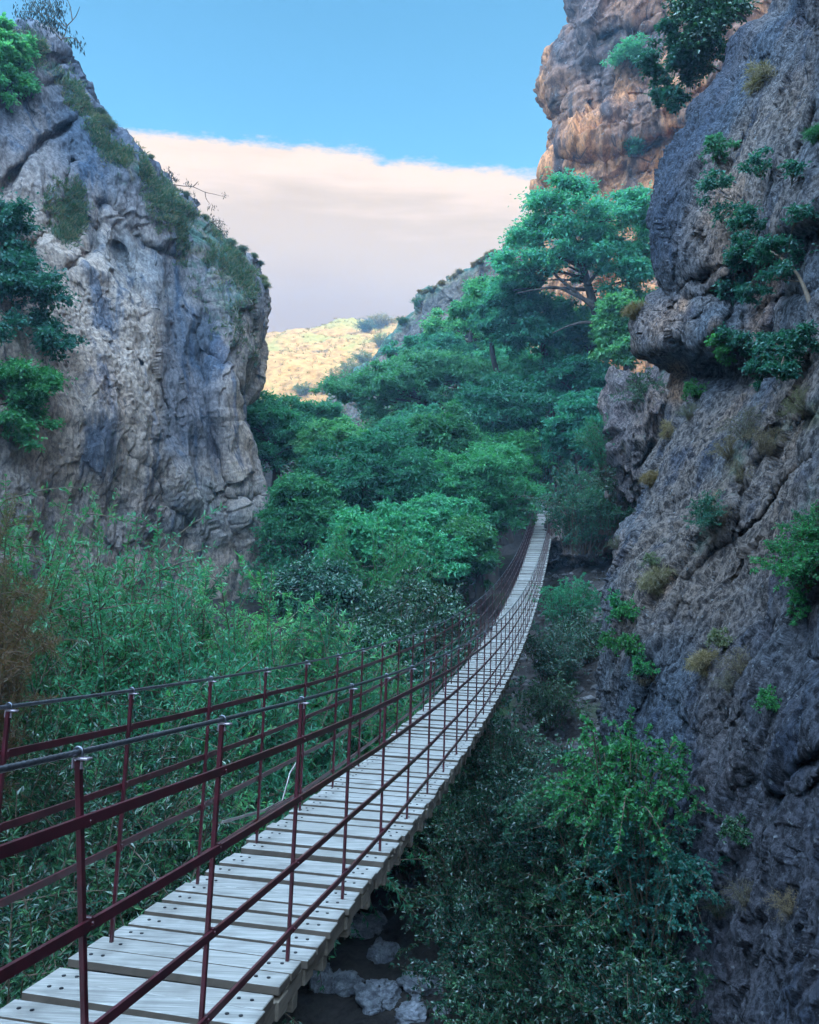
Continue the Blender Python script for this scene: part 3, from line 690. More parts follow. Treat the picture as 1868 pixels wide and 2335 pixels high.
sz_ = t.node('ShaderNodeSeparateXYZ'); t.l.new(geo.outputs['True Normal'], sz_.inputs[0])
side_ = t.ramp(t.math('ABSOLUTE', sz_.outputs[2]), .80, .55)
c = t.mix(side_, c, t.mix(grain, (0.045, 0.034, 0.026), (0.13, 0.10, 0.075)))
t.set(p.inputs['Base Color'], c); p.inputs['Roughness'].default_value = .72; p.inputs['Specular IOR Level'].default_value = .35
b = t.node('ShaderNodeBump'); b.inputs['Strength'].default_value = .35; b.inputs['Distance'].default_value = .004
t.set(b.inputs['Height'], grain); t.l.new(b.outputs[0], p.inputs['Normal'])
M_PLANK = m
M_JOIST = simple_mat('joist_timber', (0.12, 0.095, 0.07), .8, var=.3, vscale=6, stretch=(1, 1, 6))
M_RED = simple_mat('red_oxide_paint', (0.050, 0.0075, 0.012), .33, spec=.6, var=.35, vscale=11)
M_STEEL = simple_mat('galvanised_rope', (0.14, 0.15, 0.17), .32, metal=.85, var=.25, vscale=60)
M_ZINC = simple_mat('zinc_clamp', (0.34, 0.28, 0.31), .35, metal=.5, var=.2, vscale=30)
M_BOLT = simple_mat('bolt_steel', (0.022, 0.022, 0.025), .5, metal=.5, var=.2, vscale=30)
M_CONC = simple_mat('concrete', (0.30, 0.28, 0.26), .9, var=.25, vscale=2.5, bump=.3)

bridge = empty('suspension_bridge', tuple(bpt(0, (OFF_L + OFF_R) / 2)))
tag(bridge, 'narrow wooden plank suspension footbridge with red metal railings sagging across the gorge', 'footbridge')
bridge.location = (0, 0, 0)
# planks: irregular gaps
mid = (OFF_L + OFF_R) / 2; WID = (OFF_R - OFF_L) + 2 * .079
pr = np.random.default_rng(21)
pl = []; s0 = -.35
while s0 < S_END:
    wdt = .148 + pr.normal(0, .004)
    pl.append((s0 + wdt / 2, wdt)); s0 += wdt + abs(pr.choice([.020, .036, .052, .066], p=[.2, .3, .3, .2]) + pr.normal(0, .003))
def plank_geo(mb, s_, wdt, bolts, lift):
    Fm = bframe(s_); yaw = pr.normal(0, .006); cyw, syw = math.cos(yaw), math.sin(yaw)
    M3 = Fm @ np.array([[cyw, -syw, 0], [syw, cyw, 0], [0, 0, 1]])
    c_ = bpt(s_, mid + pr.normal(0, .008)) + M3[:, 2] * (lift - .022)
    mb.box(c_, (WID + pr.normal(0, .012), wdt, .044), M3, .004)
    if bolts is not None:
        for e in (-1, 1):
            for q in (.085, .150):
                bolts.append((c_ + M3[:, 0] * e * (WID / 2 - q) + M3[:, 2] * .022 + M3[:, 1] * pr.normal(0, .006), M3))
bm_ = MB(); k = 10; a_ = np.arange(k) / k * 2 * np.pi; rg_ = np.stack([np.cos(a_), np.sin(a_), 0 * a_], -1) * .0098
bm_.add(np.concatenate([rg_, rg_ + [0, 0, .004], [[0, 0, .0055]]]), [[i, (i + 1) % k, k + (i + 1) % k, k + i] for i in range(k)], [[k + i, k + (i + 1) % k, 2 * k] for i in range(k)])
BOLT_ME = bm_.mesh('bolt', M_BOLT)
vis = [x for x in pl if x[0] > 0.2]
for s_, wdt in [x for x in pl if x[0] <= .2]: vis.append((s_, wdt))
rest = MB()
for i, (s_, wdt) in enumerate(vis):
    lift = (.010, .002, .016, .012, -.004, .008, .018, 0)[i % 8] + pr.normal(0, .005)
    if i < 100:
        mb = MB(); bo = [] if i < 64 else None
        plank_geo(mb, s_, wdt, bo, lift)
        o = mb.build('plank', M_PLANK, bridge)
        for c_, M3 in bo or ():
            q = obj('bolt', BOLT_ME, o); mt_ = Matrix([list(r_) for r_ in M3]).to_4x4(); mt_.translation = Vector(c_); q.matrix_local = mt_
    else: plank_geo(rest, s_, wdt, None, lift)
o = rest.build('plank', M_PLANK, bridge); o['kind'] = 'stuff'
# runners, cross joists and deck cables under the planks
for off in (OFF_R + .01, OFF_L - .01):
    mb = MB(); S_ = np.arange(-.3, S_END, .25)
    mb.sweep(bpt(S_, off, -.046 - .042), np.array([(-.045, -.04), (.045, -.04), (.045, .04), (-.045, .04)]))
    mb.build('deck_runner', M_JOIST, bridge)
    mb = MB(); mb.tube(bpt(S_, off + (-.075 if off == OFF_R + .01 else .075), -.09), .012, 8); mb.build('deck_cable', M_STEEL, bridge, True)
mb = MB()
for s_ in np.arange(.34, S_END, .5):
    mb.box(bpt(s_, mid, -.046 - .125), (WID - .05, .07, .08), bframe(s_), .003)
for s_ in np.arange(.1, 22, .39):
    mb.box(bpt(s_, OFF_R + .045, -.046 - .045), (.052, .14, .088), bframe(s_), .004)
o = mb.build('joist', M_JOIST, bridge); o['kind'] = 'stuff'
# posts, clamps, brackets
BAR_H = [H_RAIL * q for q in (.845, .616, .371, .126)]
post_far = MB(); cnt = 0
posts = sorted([(.8425 + k, OFF_R) for k in range(-1, 55)] + [(1.803 + k, OFF_L) for k in range(-2, 54)])
for s_, off in posts:
    side = 1 if off == OFF_R else -1
    Fm = bframe(s_)
    mb = post_far if cnt >= 100 else MB()
    hp = H_RAIL - .02
    plumb = s_ < 2.3
    d_ = bzd(s_) / math.sqrt(1 + bzd(s_) ** 2)
    sb = (lambda h: s_ - (H_RAIL - h) * d_) if plumb else (lambda h: s_)
    Fp = Fm
    if plumb: Fp = np.stack([Fm[:, 0], np.array([sa, ca, 0]), np.array([0, 0, 1.0])], 1)
    p_hi, p_lo = bpt(sb(hp), off, hp), bpt(sb(-.10), off, -.10)
    mb.box((p_hi + p_lo) / 2, (.0185, .0185, np.linalg.norm(p_hi - p_lo)), Fp, .002)
    if cnt < 60:
        for hb in BAR_H:
            c_ = bpt(sb(hb), off, hb)
            mb.box(c_ + Fm[:, 0] * side * .005 + Fm[:, 1] * .017, (.034, .017, .038), Fm, .003)
            mb.box(c_ + Fm[:, 0] * side * .024 + Fm[:, 1] * .017, (.010, .013, .013), Fm, .003)
    if cnt < 100: po = mb.build('post', M_RED, bridge)
    else: po = bridge
    if cnt < 70:
        cm = MB(); c_ = bpt(s_, off, H_RAIL - .016)
        cm.box(c_ + Fm[:, 0] * .017, (.046, .030, .007), Fm, .0015)
        if cnt < 30:
            for q in (-.014, .014): cm.tube(np.stack([c_ + Fm[:, 0] * q, c_ + Fm[:, 0] * q - Fm[:, 2] * .03]), .0045, 6)
        cm.build('clamp_plate', M_ZINC, po)
        if cnt < 46:
            um = MB(); th = np.linspace(-.35, np.pi + .35, 11); cc = bpt(s_, off, H_RAIL)
            arc = cc + (Fm[:, 0][None] * np.cos(th)[:, None] + Fm[:, 2][None] * np.sin(th)[:, None]) * .0150
            arc = np.concatenate([[arc[0] - Fm[:, 2] * .012], arc, [arc[-1] - Fm[:, 2] * .012]])
            um.sweep(arc, np.array([(np.cos(a_) * .0045, np.sin(a_) * .0045) for a_ in np.arange(6) / 6 * 2 * np.pi]), up=Fm[:, 1], cap=False)
            um.build('u_bolt', M_STEEL, po, True)
    cnt += 1
o = post_far.build('post', M_RED, bridge); o['kind'] = 'stuff'
# flat rail bars, outside the posts
br = np.random.default_rng(5)
for off, side in ((OFF_R, 1), (OFF_L, -1)):
    for hb in BAR_H:
        S_ = np.arange(-1.2, S_END, .125)
        wob = np.interp(S_, np.arange(-2, 58, 1.0), br.normal(0, .0045, 60))
        Pb = bpt(S_, off + side * .0155, hb); Pb[:, 2] += wob; Pb[:, :2] += np.interp(S_, np.arange(-2, 58, 1.0), br.normal(0, .002, 60))[:, None]
        mb = MB(); mb.sweep(Pb, np.array([(-.0062, -.0165), (.0062, -.0165), (.0062, .0165), (-.0062, .0165)]))
        mb.build('rail_bar', M_RED, bridge)
# twisted hand cables
for off in (OFF_R, OFF_L):
    mb = MB()
    near, k = np.arange(-1.2, 6.5, .005), 24
    a_ = np.arange(k) / k * 2 * np.pi
    r_ = .0080 + .0018 * np.abs(np.sin(3 * (a_[None] - near[:, None] * 46.0)))
    prof = np.stack([np.cos(a_)[None] * r_, np.sin(a_)[None] * r_], -1)
    mb.sweep(bpt(near, off, H_RAIL), prof, cap=False)
    mb.tube(bpt(np.arange(6.49, S_END + 2, .2), off, H_RAIL), .0094, 8)
    mb.build('hand_cable', M_STEEL, bridge, True)
# loose bent strip on the left rail near the middle of the near span
mb = MB(); Pk = np.stack([bpt(5.2, OFF_L - .03, .30), bpt(6.0, OFF_L - .03, .20), bpt(6.5, OFF_L - .06, .16), bpt(6.75, OFF_L - .09, .34), bpt(7.0, OFF_L - .05, .50)])
mb.sweep(Pk, np.array([(-.003, -.010), (.003, -.010), (.003, .010), (-.003, .010)])); mb.build('bent_strip', simple_mat('bare_steel', (.30, .26, .25), .5, metal=.5, var=.3), bridge)
# end frame at the far landing
mb = MB(); Fm = bframe(S_END)
for off in (OFF_L - .04, OFF_R + .04): mb.box(bpt(S_END + .2, off, .35), (.12, .12, 2.2), Fm, .01)
for h_ in (.16, 1.15): mb.box(bpt(S_END + .25, mid, h_), (WID + .1, .10, .10), Fm, .01)
mb.build('end_frame', M_RED, bridge)
mb = MB(); mb.box(bpt(S_END + 1.6, mid, -1.45), (2.6, 3.0, 2.6), np.array([[ca, sa, 0], [-sa, ca, 0], [0, 0, 1]]).T @ np.eye(3), .05)
o = mb.build('concrete_abutment', M_CONC); tag(o, 'rough concrete footing under the far end of the footbridge', 'abutment')
mb = MB(); mb.box(np.array([-1.7, -1.35, -2.95]), (3.2, 2.6, 2.3), np.array([[ca, sa, 0], [-sa, ca, 0], [0, 0, 1]]).T @ np.eye(3), .05)
o = mb.build('concrete_landing', M_CONC); tag(o, 'concrete landing at the near end of the footbridge', 'landing'); o['kind'] = 'structure'

# ================================================================== PLANTS
def nrm(a): return a / (np.linalg.norm(a, axis=-1, keepdims=True) + 1e-9)
def leaf_cards(C, T, N, L, Wd, fold=.18, droop=.12):
    T = nrm(T); B = nrm(np.cross(N, T)); N2 = np.cross(T, B)
    L = np.asarray(L)[:, None]; Wd = np.asarray(Wd)[:, None]
    v0 = C; v1 = C + T * L * .45 + B * Wd / 2 + N2 * fold * Wd
    v2 = C + T * L - N2 * droop * L; v3 = C + T * L * .45 - B * Wd / 2 + N2 * fold * Wd
    V = np.stack([v0, v1, v2, v3], 1).reshape(-1, 3)
    i = np.arange(len(C))[:, None] * 4
    F = np.concatenate([i + np.array([[0, 2, 1]]), i + np.array([[0, 3, 2]])], 0)
    return V, F
def leaf_mesh(name, C, T, N, L, Wd, mat, **k):
    V, F = leaf_cards(C, T, N, L, Wd, **k); return mesh_np(name, V, F, mat)
def curve(P, n):
    """Catmull-Rom through points"""
    P = np.asarray(P, float); Q = np.concatenate([2 * P[:1] - P[1:2], P, 2 * P[-1:] - P[-2:-1]])
    out = []
    for i in range(len(P) - 1):
        a, b, c, d = Q[i:i + 4]
        for u in np.linspace(0, 1, n, endpoint=False):
            out.append(.5 * (2 * b + (c - a) * u + (2 * a - 5 * b + 4 * c - d) * u * u + (3 * b - a - 3 * c + d) * u ** 3))
    out.append(P[-1]); return np.array(out)

LEAFMUL = 1.9
def crown_leaves(rg, cl, n, L, W, flat=.62, up=.75):
    """leaves over clusters cl: list of (centre, radius)"""
    sub = []
    for c, r in cl:
        m_ = int(rg.integers(9, 14)); d = nrm(rg.normal(size=(m_, 3))); d[:, 2] = np.where(rg.random(m_) < .6, np.abs(d[:, 2]), d[:, 2])
        rr = r * rg.uniform(.45, 1.12, m_)
        o_ = d * rr[:, None]; o_[:, 2] *= flat
        for q, w_ in zip(o_, rg.uniform(.26, .46, m_)): sub.append((c + q, r * w_))
    Cn = np.array([c for c, r in sub]); Rr = np.array([r for c, r in sub])
    k = rg.choice(len(sub), n, p=Rr ** 2 / (Rr ** 2).sum())
    d = nrm(rg.normal(size=(n, 3)))
    d[:, 2] = np.where(rg.random(n) < .45, np.abs(d[:, 2]), d[:, 2])
    r = np.abs(rg.normal(0, .62, n)) + .15
    off = d * (r * Rr[k])[:, None]; off[:, 2] *= .7
    C = Cn[k] + off
    N = nrm(np.array([0, 0, up]) + d * .55 + rg.normal(0, .42, (n, 3)))
    T = nrm(d * np.array([1, 1, .3]) + rg.normal(0, .6, (n, 3)) + np.array([0, 0, -.25]))
    s = rg.uniform(.65, 1.25, n)
    return C, T, N, L * s, W * s
def make_tree(name, label, cat, base, trunk, clusters, seed, nleaf, L, W, mat, r0=.28, bark=None, group=None, flat=.92, dead=0, limb=1.0, up=.55):
    rg = np.random.default_rng(seed)
    base = np.asarray(base, float)
    root = empty(name, tuple(base)); tag(root, label, cat, group)
    tp = curve(np.asarray(trunk, float) - base, 6)
    mb = MB()
    rad = np.linspace(r0, r0 * .35, len(tp)) * (1 + .5 * np.exp(-np.arange(len(tp)) / 2.0)); mb.tube(tp, rad, 8)
    cl = [(np.asarray(c, float) - base, r) for c, r in clusters]
    for c, r in cl:
        dd = np.linalg.norm(tp - c, axis=1) + np.linspace(1.5, 0, len(tp)) * 1.0 + np.maximum(0, tp[:, 2] - c[2] + .3) * 2
        dd[: len(tp) // 3] += 2
        j = int(np.argmin(dd)); a = tp[j]; L_ = np.linalg.norm(c - a)
        mid_ = (a + c) / 2 + np.array([0, 0, .10 * L_]) + rg.normal(0, .07 * L_, 3)
        pth = curve([a, mid_, c], 5); rr = np.linspace(min(rad[j] * .6, .03 + .022 * L_), .018, len(pth)) * limb; mb.tube(pth, rr, 5)
        for q in range(4):
            e = c + nrm(rg.normal(size=3)) * r * .8 * np.array([1, 1, .6]); m_ = (pth[-3] + e) / 2 + rg.normal(0, .05 * r, 3)
            mb.tube(curve([pth[-3], m_, e], 3), np.linspace(.022, .008, 7) * limb, 4)
    mb.build('trunk', bark or M_BARK, root, True)
    if dead:
        db = MB()
        j = int(len(tp) * .62)
        for q in range(dead):
            a = tp[j]; ang = rg.uniform(0, 6.28)
            dv = np.array([math.cos(ang), -abs(math.sin(ang)), rg.uniform(-.25, .5)]); ln = rg.uniform(1.2, 2.6)
            pth = curve([a, a + dv * ln * .5 + rg.normal(0, .15, 3), a + dv * ln + rg.normal(0, .25, 3)], 4); db.tube(pth, np.linspace(.035, .01, len(pth)), 4)
            for w_ in range(4):
                b0 = pth[rg.integers(3, len(pth))]; e = b0 + (dv + rg.normal(0, .7, 3)) * rg.uniform(.3, .8); db.tube(np.array([b0, (b0 + e) / 2 + rg.normal(0, .06, 3), e]), np.array([.014, .01, .005]), 4)
        o_ = db.build('dead_branch', M_BARK_PALE, root, True)
    obj('crown', leaf_mesh('crown', *crown_leaves(rg, cl, int(nleaf * LEAFMUL), L, W, flat, up), mat), root)
    return root
def ellipse_clusters(rg, px, py, rx, ry, Y, n, rr=(.30, .48), dY=None):
    """crown as n leaf masses filling an ellipsoid whose outline at distance Y spans rx, ry photo pixels"""
    s = Y / FPX; dY = rx * s * .8 if dY is None else dY
    out = []
    c0 = ray(px, py, Y); R_ = np.array([rx * s, dY, ry * s])
    n = int(n * 1.5)
    for i in range(n):
        zz = 1 - 1.72 * (i + rg.random()) / n; a_ = i * 2.39996 + rg.normal(0, .5); q = math.sqrt(max(0, 1 - zz * zz))
        u = rg.uniform(.55, 1.0); wob = 1 + .22 * math.sin(a_ * 2 + n) + rg.normal(0, .08)
        r = rg.uniform(*rr) * min(R_[0], R_[2]) * 1.0
        out.append((c0 + np.array([math.cos(a_) * q * wob, math.sin(a_) * q * wob, zz]) * u * np.maximum(R_ - r * .7, R_ * .3), r))
    return out
def slope_tree(label, px, py, rx, ry, Y, n, nleaf, seed, L=.30, W=.15, mat=None, base=None, bend=0, **k):
    rg = np.random.default_rng(seed + 500)
    cl = ellipse_clusters(rg, px, py, rx, ry, Y, n)
    bx, by = base if base else (px + bend, py + ry * 1.25)
    b0 = ray(bx, by, Y)
    gz = float(terrain_z(b0[0], b0[1])); b0[2] = min(gz, b0[2]) - .15 if gz < b0[2] + 3 else b0[2]
    top = ray(px + bend * .2, py - ry * .25, Y)
    m1 = b0 * .6 + top * .4 + rg.normal(0, .35, 3); m2 = b0 * .25 + top * .75 + rg.normal(0, .35, 3)
    return make_tree('tree', label, 'tree', b0, [b0, m1, m2, top], cl, seed, nleaf, L, W, mat or M_LEAF_FAR, r0=.05 + .0034 * rx * Y / 60 * 1.0, **k)

# -- big tree on the right slope, under the far cliff
def pc(lst, Y, rg, s=1.22): return [(ray(a, b, Y + rg.uniform(-2.6, 2.6)), r * Y / FPX * s) for a, b, r in lst]
rg = np.random.default_rng(11)
Y1 = 58
cl = pc([(1300, 462, 46), (1265, 505, 52), (1345, 510, 52), (1400, 505, 48), (1450, 500, 46), (1215, 560, 50), (1290, 565, 50), (1370, 565, 50), (1430, 560, 50), (1475, 580, 40), (1180, 615, 42), (1240, 615, 40), (1300, 600, 36), (1400, 620, 44), (1460, 640, 42), (1165, 660, 38), (1215, 640, 30), (1420, 690, 40), (1470, 700, 40), (1330, 590, 30), (1320, 440, 30), (1440, 460, 32), (1240, 470, 30)], Y1, rg)
tr_ = [ray(a, b, Y1) for a, b in ((1402, 812), (1384, 770), (1362, 720), (1344, 660), (1330, 610), (1310, 560), (1300, 510))]
T = make_tree('tree', 'largest spreading tree on the right slope with a leaning dark trunk, below the orange cliff', 'tree', tr_[0], tr_, cl, 31, 30000, .27, .145, M_LEAF_FAR, r0=.42)
mb = MB(); bs = np.array(tr_[0])
for ps in ([(1350, 690), (1310, 672), (1270, 655), (1225, 660), (1180, 668)], [(1352, 700), (1300, 655), (1265, 625), (1250, 600)], [(1375, 745), (1340, 735), (1300, 742), (1260, 760)], [(1340, 650), (1370, 610), (1400, 570)], [(1330, 610), (1270, 585), (1220, 570)]):
    q = curve([ray(a, b, Y1 - .8) - bs for a, b in ps], 5); mb.tube(q, np.linspace(.16, .04, len(q)), 6)
mb.build('branch', M_BARK, T, True)
slope_tree('rounded pale green tree just below the largest tree, its dark forked stem showing', 1215, 745, 120, 90, 61, 18, 18000, 41, base=(1285, 900), bend=30)
slope_tree('small tree squeezed between the largest tree and the overhanging grey rock', 1425, 770, 78, 115, 53, 16, 15000, 42, base=(1410, 905), mat=M_LEAF_OLV)
slope_tree('wide domed tree in the middle of the slope with a dark upright trunk', 965, 895, 195, 105, 67, 26, 24000, 43, base=(938, 1030), bend=4, mat=M_LEAF_OLV)
slope_tree('pale tree at the foot of the grey ridge', 1075, 770, 115, 70, 78, 15, 12000, 44, base=(1080, 860))
slope_tree('shaded tree with pale dead branches above the far bridge end', 1130, 960, 145, 110, 56, 20, 17000, 45, L=.26, W=.12, mat=M_LEAF_DEEP, base=(1110, 1090), dead=9)
slope_tree('tree on the steep bank right of the far bridge end', 1335, 985, 90, 115, 51, 15, 14000, 46, L=.26, W=.12, mat=M_LEAF_DEEP, base=(1350, 1100))
slope_tree('narrow tree behind the far bridge end, dark trunk in shadow', 1255, 880, 85, 95, 66, 12, 11000, 47, base=(1262, 1000), mat=M_LEAF_MID)
slope_tree('tall tree against the edge of the left cliff, topmost of the gorge thicket', 600, 1010, 110, 125, 54, 17, 15000, 48, L=.26, W=.12, mat=M_LEAF_MID, base=(640, 1230))
slope_tree('bushy tree below the golden hill, between the left cliff and the domed tree', 705, 985, 105, 88, 58, 15, 13000, 49, L=.26, W=.12, mat=M_LEAF_FAR, base=(725, 1130))
slope_tree('broad leafy tree in the heart of the gorge thicket', 860, 1110, 175, 125, 46, 26, 26000, 50, base=(905, 1330), L=.24, W=.10, mat=M_LEAF_MID)
slope_tree('leafy tree reaching the left rail of the far bridge end', 1105, 1125, 130, 120, 46, 22, 20000, 51, base=(1120, 1310), L=.24, W=.10, mat=M_LEAF_MID, dead=4)
slope_tree('dense tree beside the lower left cliff edge', 690, 1190, 105, 125, 41, 18, 17000, 52, base=(700, 1400), L=.22, W=.10, mat=M_LEAF_DEEP)
slope_tree('low spreading tree with a bare pale snag hanging in front of it', 880, 1265, 160, 120, 37, 22, 20000, 53, base=(930, 1440), L=.22, W=.10, mat=M_LEAF_MID, dead=12)
slope_tree('yellow tipped tree leaning to the bridge rail', 1065, 1265, 105, 95, 39, 15, 13000, 54, base=(1075, 1400), L=.22, W=.10, mat=M_LEAF_DEEP)
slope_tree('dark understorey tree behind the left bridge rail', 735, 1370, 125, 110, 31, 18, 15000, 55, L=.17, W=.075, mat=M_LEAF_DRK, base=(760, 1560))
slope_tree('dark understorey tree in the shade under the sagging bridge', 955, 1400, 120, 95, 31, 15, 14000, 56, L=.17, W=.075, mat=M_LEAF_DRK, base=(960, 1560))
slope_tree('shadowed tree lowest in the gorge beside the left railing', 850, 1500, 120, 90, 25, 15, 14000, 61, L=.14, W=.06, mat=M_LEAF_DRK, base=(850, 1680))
slope_tree('leafy tree low on the slope, its crown touching the grey boulder block', 1320, 885, 115, 90, 60, 17, 15000, 57, base=(1330, 985), mat=M_LEAF_MID)
slope_tree('light tree between the domed tree and the ridge', 1165, 850, 105, 80, 70, 15, 12000, 58, base=(1170, 950))
slope_tree('tall tree filling the gap left of the far bridge end', 1000, 1030, 125, 100, 50, 18, 16000, 59, L=.26, W=.12, mat=M_LEAF_DEEP, base=(1010, 1190))
slope_tree('tree in the hollow below the left cliff corner', 775, 1035, 105, 90, 52, 15, 13000, 60, L=.26, W=.12, mat=M_LEAF_OLV, base=(790, 1190))
slope_tree('tree hiding the lower end of the ridge, left of the largest tree', 1125, 705, 85, 75, 64, 15, 12000, 62, base=(1150, 830), mat=M_LEAF_FAR)
slope_tree('tree under the right half of the largest tree, beside its trunk', 1345, 775, 85, 70, 63, 15, 12000, 63, base=(1350, 900), mat=M_LEAF_OLV)
slope_tree('low wide tree at the bottom of the ridge above the domed tree', 1000, 815, 120, 60, 76, 15, 12000, 64, base=(1000, 900), mat=M_LEAF_FAR)
slope_tree('tree between the domed tree and the broad tree of the thicket', 945, 1000, 130, 75, 57, 17, 14000, 65, L=.26, W=.12, base=(950, 1130), mat=M_LEAF_FAR)
slope_tree('small tree closing the gap below the yellow tipped tree', 1160, 1040, 90, 75, 54, 13, 11000, 66, L=.26, W=.12, base=(1160, 1140), mat=M_LEAF_MID)
slope_tree('tree under the leafy tree by the left rail, half way along the bridge', 1000, 1200, 110, 85, 42, 15, 13000, 67, L=.22, W=.10, base=(1000, 1350), mat=M_LEAF_MID)
# -- shrubs built from stems
def stem_bush(seed, n, base_r, h, spread, nl, L, W, twigs=5, arch=.25, bare=.3, lay=.0, jit=.35, r0=.014, upw=.6):
    """returns (foliage mesh arrays, stem MB); leaves sit along stems and side twigs"""
    rg = np.random.default_rng(seed); st = MB(); Cs, Ts, Ns = [], [], []
    for i in range(n):
        a = rg.uniform(0, 2 * np.pi); rb = base_r * math.sqrt(rg.random()); b0 = np.array([rb * math.cos(a), rb * math.sin(a), 0])
        a2 = a + rg.normal(0, .5); q = rg.random() ** .6
        hh = h * rg.uniform(.66, 1.0) * (1 - .42 * q ** 2)
        tip = b0 + np.array([math.cos(a2) * spread * q, math.sin(a2) * spread * q, hh])
        mid_ = b0 * .5 + tip * .5 + np.array([-math.cos(a2), -math.sin(a2), 0]) * spread * q * .15 + np.array([0, 0, arch * hh * .5]) + rg.normal(0, .04 * h, 3)
        tip[2] -= arch * hh * .4 * q
        pth = curve([b0, mid_, tip], 7); st.tube(pth, np.linspace(r0, r0 * .25, len(pth)), 4)
        segs = [(pth, int(nl * .35))]
        for w_ in range(twigs):
            k = rg.integers(int(len(pth) * bare), len(pth) - 1); p0 = pth[k]; tdir = nrm(pth[k + 1] - pth[k] + rg.normal(0, .6, 3) + np.array([0, 0, .1])); ln = h * rg.uniform(.08, .2)
            tw = np.array([p0, p0 + tdir * ln * .5, p0 + tdir * ln + np.array([0, 0, -arch * ln * .4])]); st.tube(tw, np.array([r0 * .4, r0 * .3, r0 * .15]), 3)
            segs.append((curve(tw, 4), int(nl * .65 / twigs)))
        for sp, m_ in segs:
            if m_ < 1: continue
            lo = bare if sp is pth else .1
            u = rg.uniform(lo, 1, m_) * (len(sp) - 1.001); k = u.astype(int); f = (u - k)[:, None]
            C = sp[k] * (1 - f) + sp[k + 1] * f; tg = nrm(sp[k + 1] - sp[k])
            sd = nrm(np.cross(tg, rg.normal(size=(m_, 3))))
            T_ = nrm(tg * .65 + sd + rg.normal(0, jit, (m_, 3)))
            Cs.append(C); Ts.append(T_); Ns.append(nrm(np.array([0, 0, upw]) + rg.normal(0, .5, (m_, 3))))
    C = np.concatenate(Cs); n_ = len(C); s = rg.uniform(.6, 1.2, n_)
    return (C, np.concatenate(Ts), np.concatenate(Ns), L * s, W * s), st
PROTO = {}
def proto(key, mat, stem_mat, *a, **k):
    lf, st = stem_bush(*a, **k)
    PROTO[key] = (leaf_mesh('foliage', *lf, mat), st.mesh('stems', stem_mat, True))
def plant(key, name, label, cat, loc, sc=1.0, rz=0.0, group=None, rot=None, mat=None):
    o = empty(name, tuple(loc), rz, sc); tag(o, label, cat, group)
    if rot is not None: o.rotation_euler = rot
    f, s = PROTO[key]
    a = obj('foliage', f, o); obj('stems', s, o)
    if mat: a.material_slots[0].link = 'OBJECT'; a.material_slots[0].material = mat
    return o
def out_rot(nv, lift=.5):
    """euler that turns a plant's up axis to lean out of a rock face with normal nv"""
    d = Vector(nv) * (1 - lift) + Vector((0, 0, 1)) * lift
    return d.to_track_quat('Z', 'Y').to_euler()
proto('willow', M_LEAF_WIL, M_TWIG, 61, 84, .6, 6.0, 1.7, 640, .084, .025, twigs=12, arch=.22, bare=.35, r0=.020)
proto('willow2', M_LEAF_WIL, M_TWIG, 62, 80, .6, 4.6, 1.7, 640, .084, .025, twigs=12, arch=.2, bare=.25, r0=.018)
proto('shrub', M_LEAF_DRK, M_TWIG, 63, 70, .5, 2.6, 1.35, 250, .070, .036, twigs=7, arch=.3, bare=.15)
proto('shrub2', M_LEAF_DRK, M_TWIG, 64, 60, .4, 2.2, 1.5, 250, .074, .038, twigs=7, arch=.45, bare=.12)
proto('bramble', M_LEAF_BRI, M_TWIG, 65, 44, .35, 2.1, 1.35, 230, .068, .046, twigs=5, arch=.75, bare=.12)
proto('cliffbush', M_LEAF_IVY, M_TWIG, 66, 46, .25, 1.4, 1.0, 210, .060, .034, twigs=7, arch=.4, bare=.15, r0=.012)
proto('herb', M_LEAF_BRI, M_TWIG, 67, 16, .06, .42, .26, 60, .055, .028, twigs=3, arch=.6, bare=.1, r0=.004)
proto('twiggy', M_BRUSH, M_TWIG, 68, 60, .16, .9, .75, 70, .030, .012, twigs=9, arch=.5, bare=.1, r0=.005)
proto('feather', M_LEAF_TAM, M_TWIG, 69, 46, .2, 2.4, .9, 620, .060, .006, twigs=12, arch=.35, bare=.1, jit=.5, r0=.010)
proto('dry', M_STRAW, M_TWIG, 70, 70, .08, .55, .42, 36, .16, .007, twigs=2, arch=.5, bare=.05, r0=.0025)
def gz(x, y): return float(terrain_z(x, y))

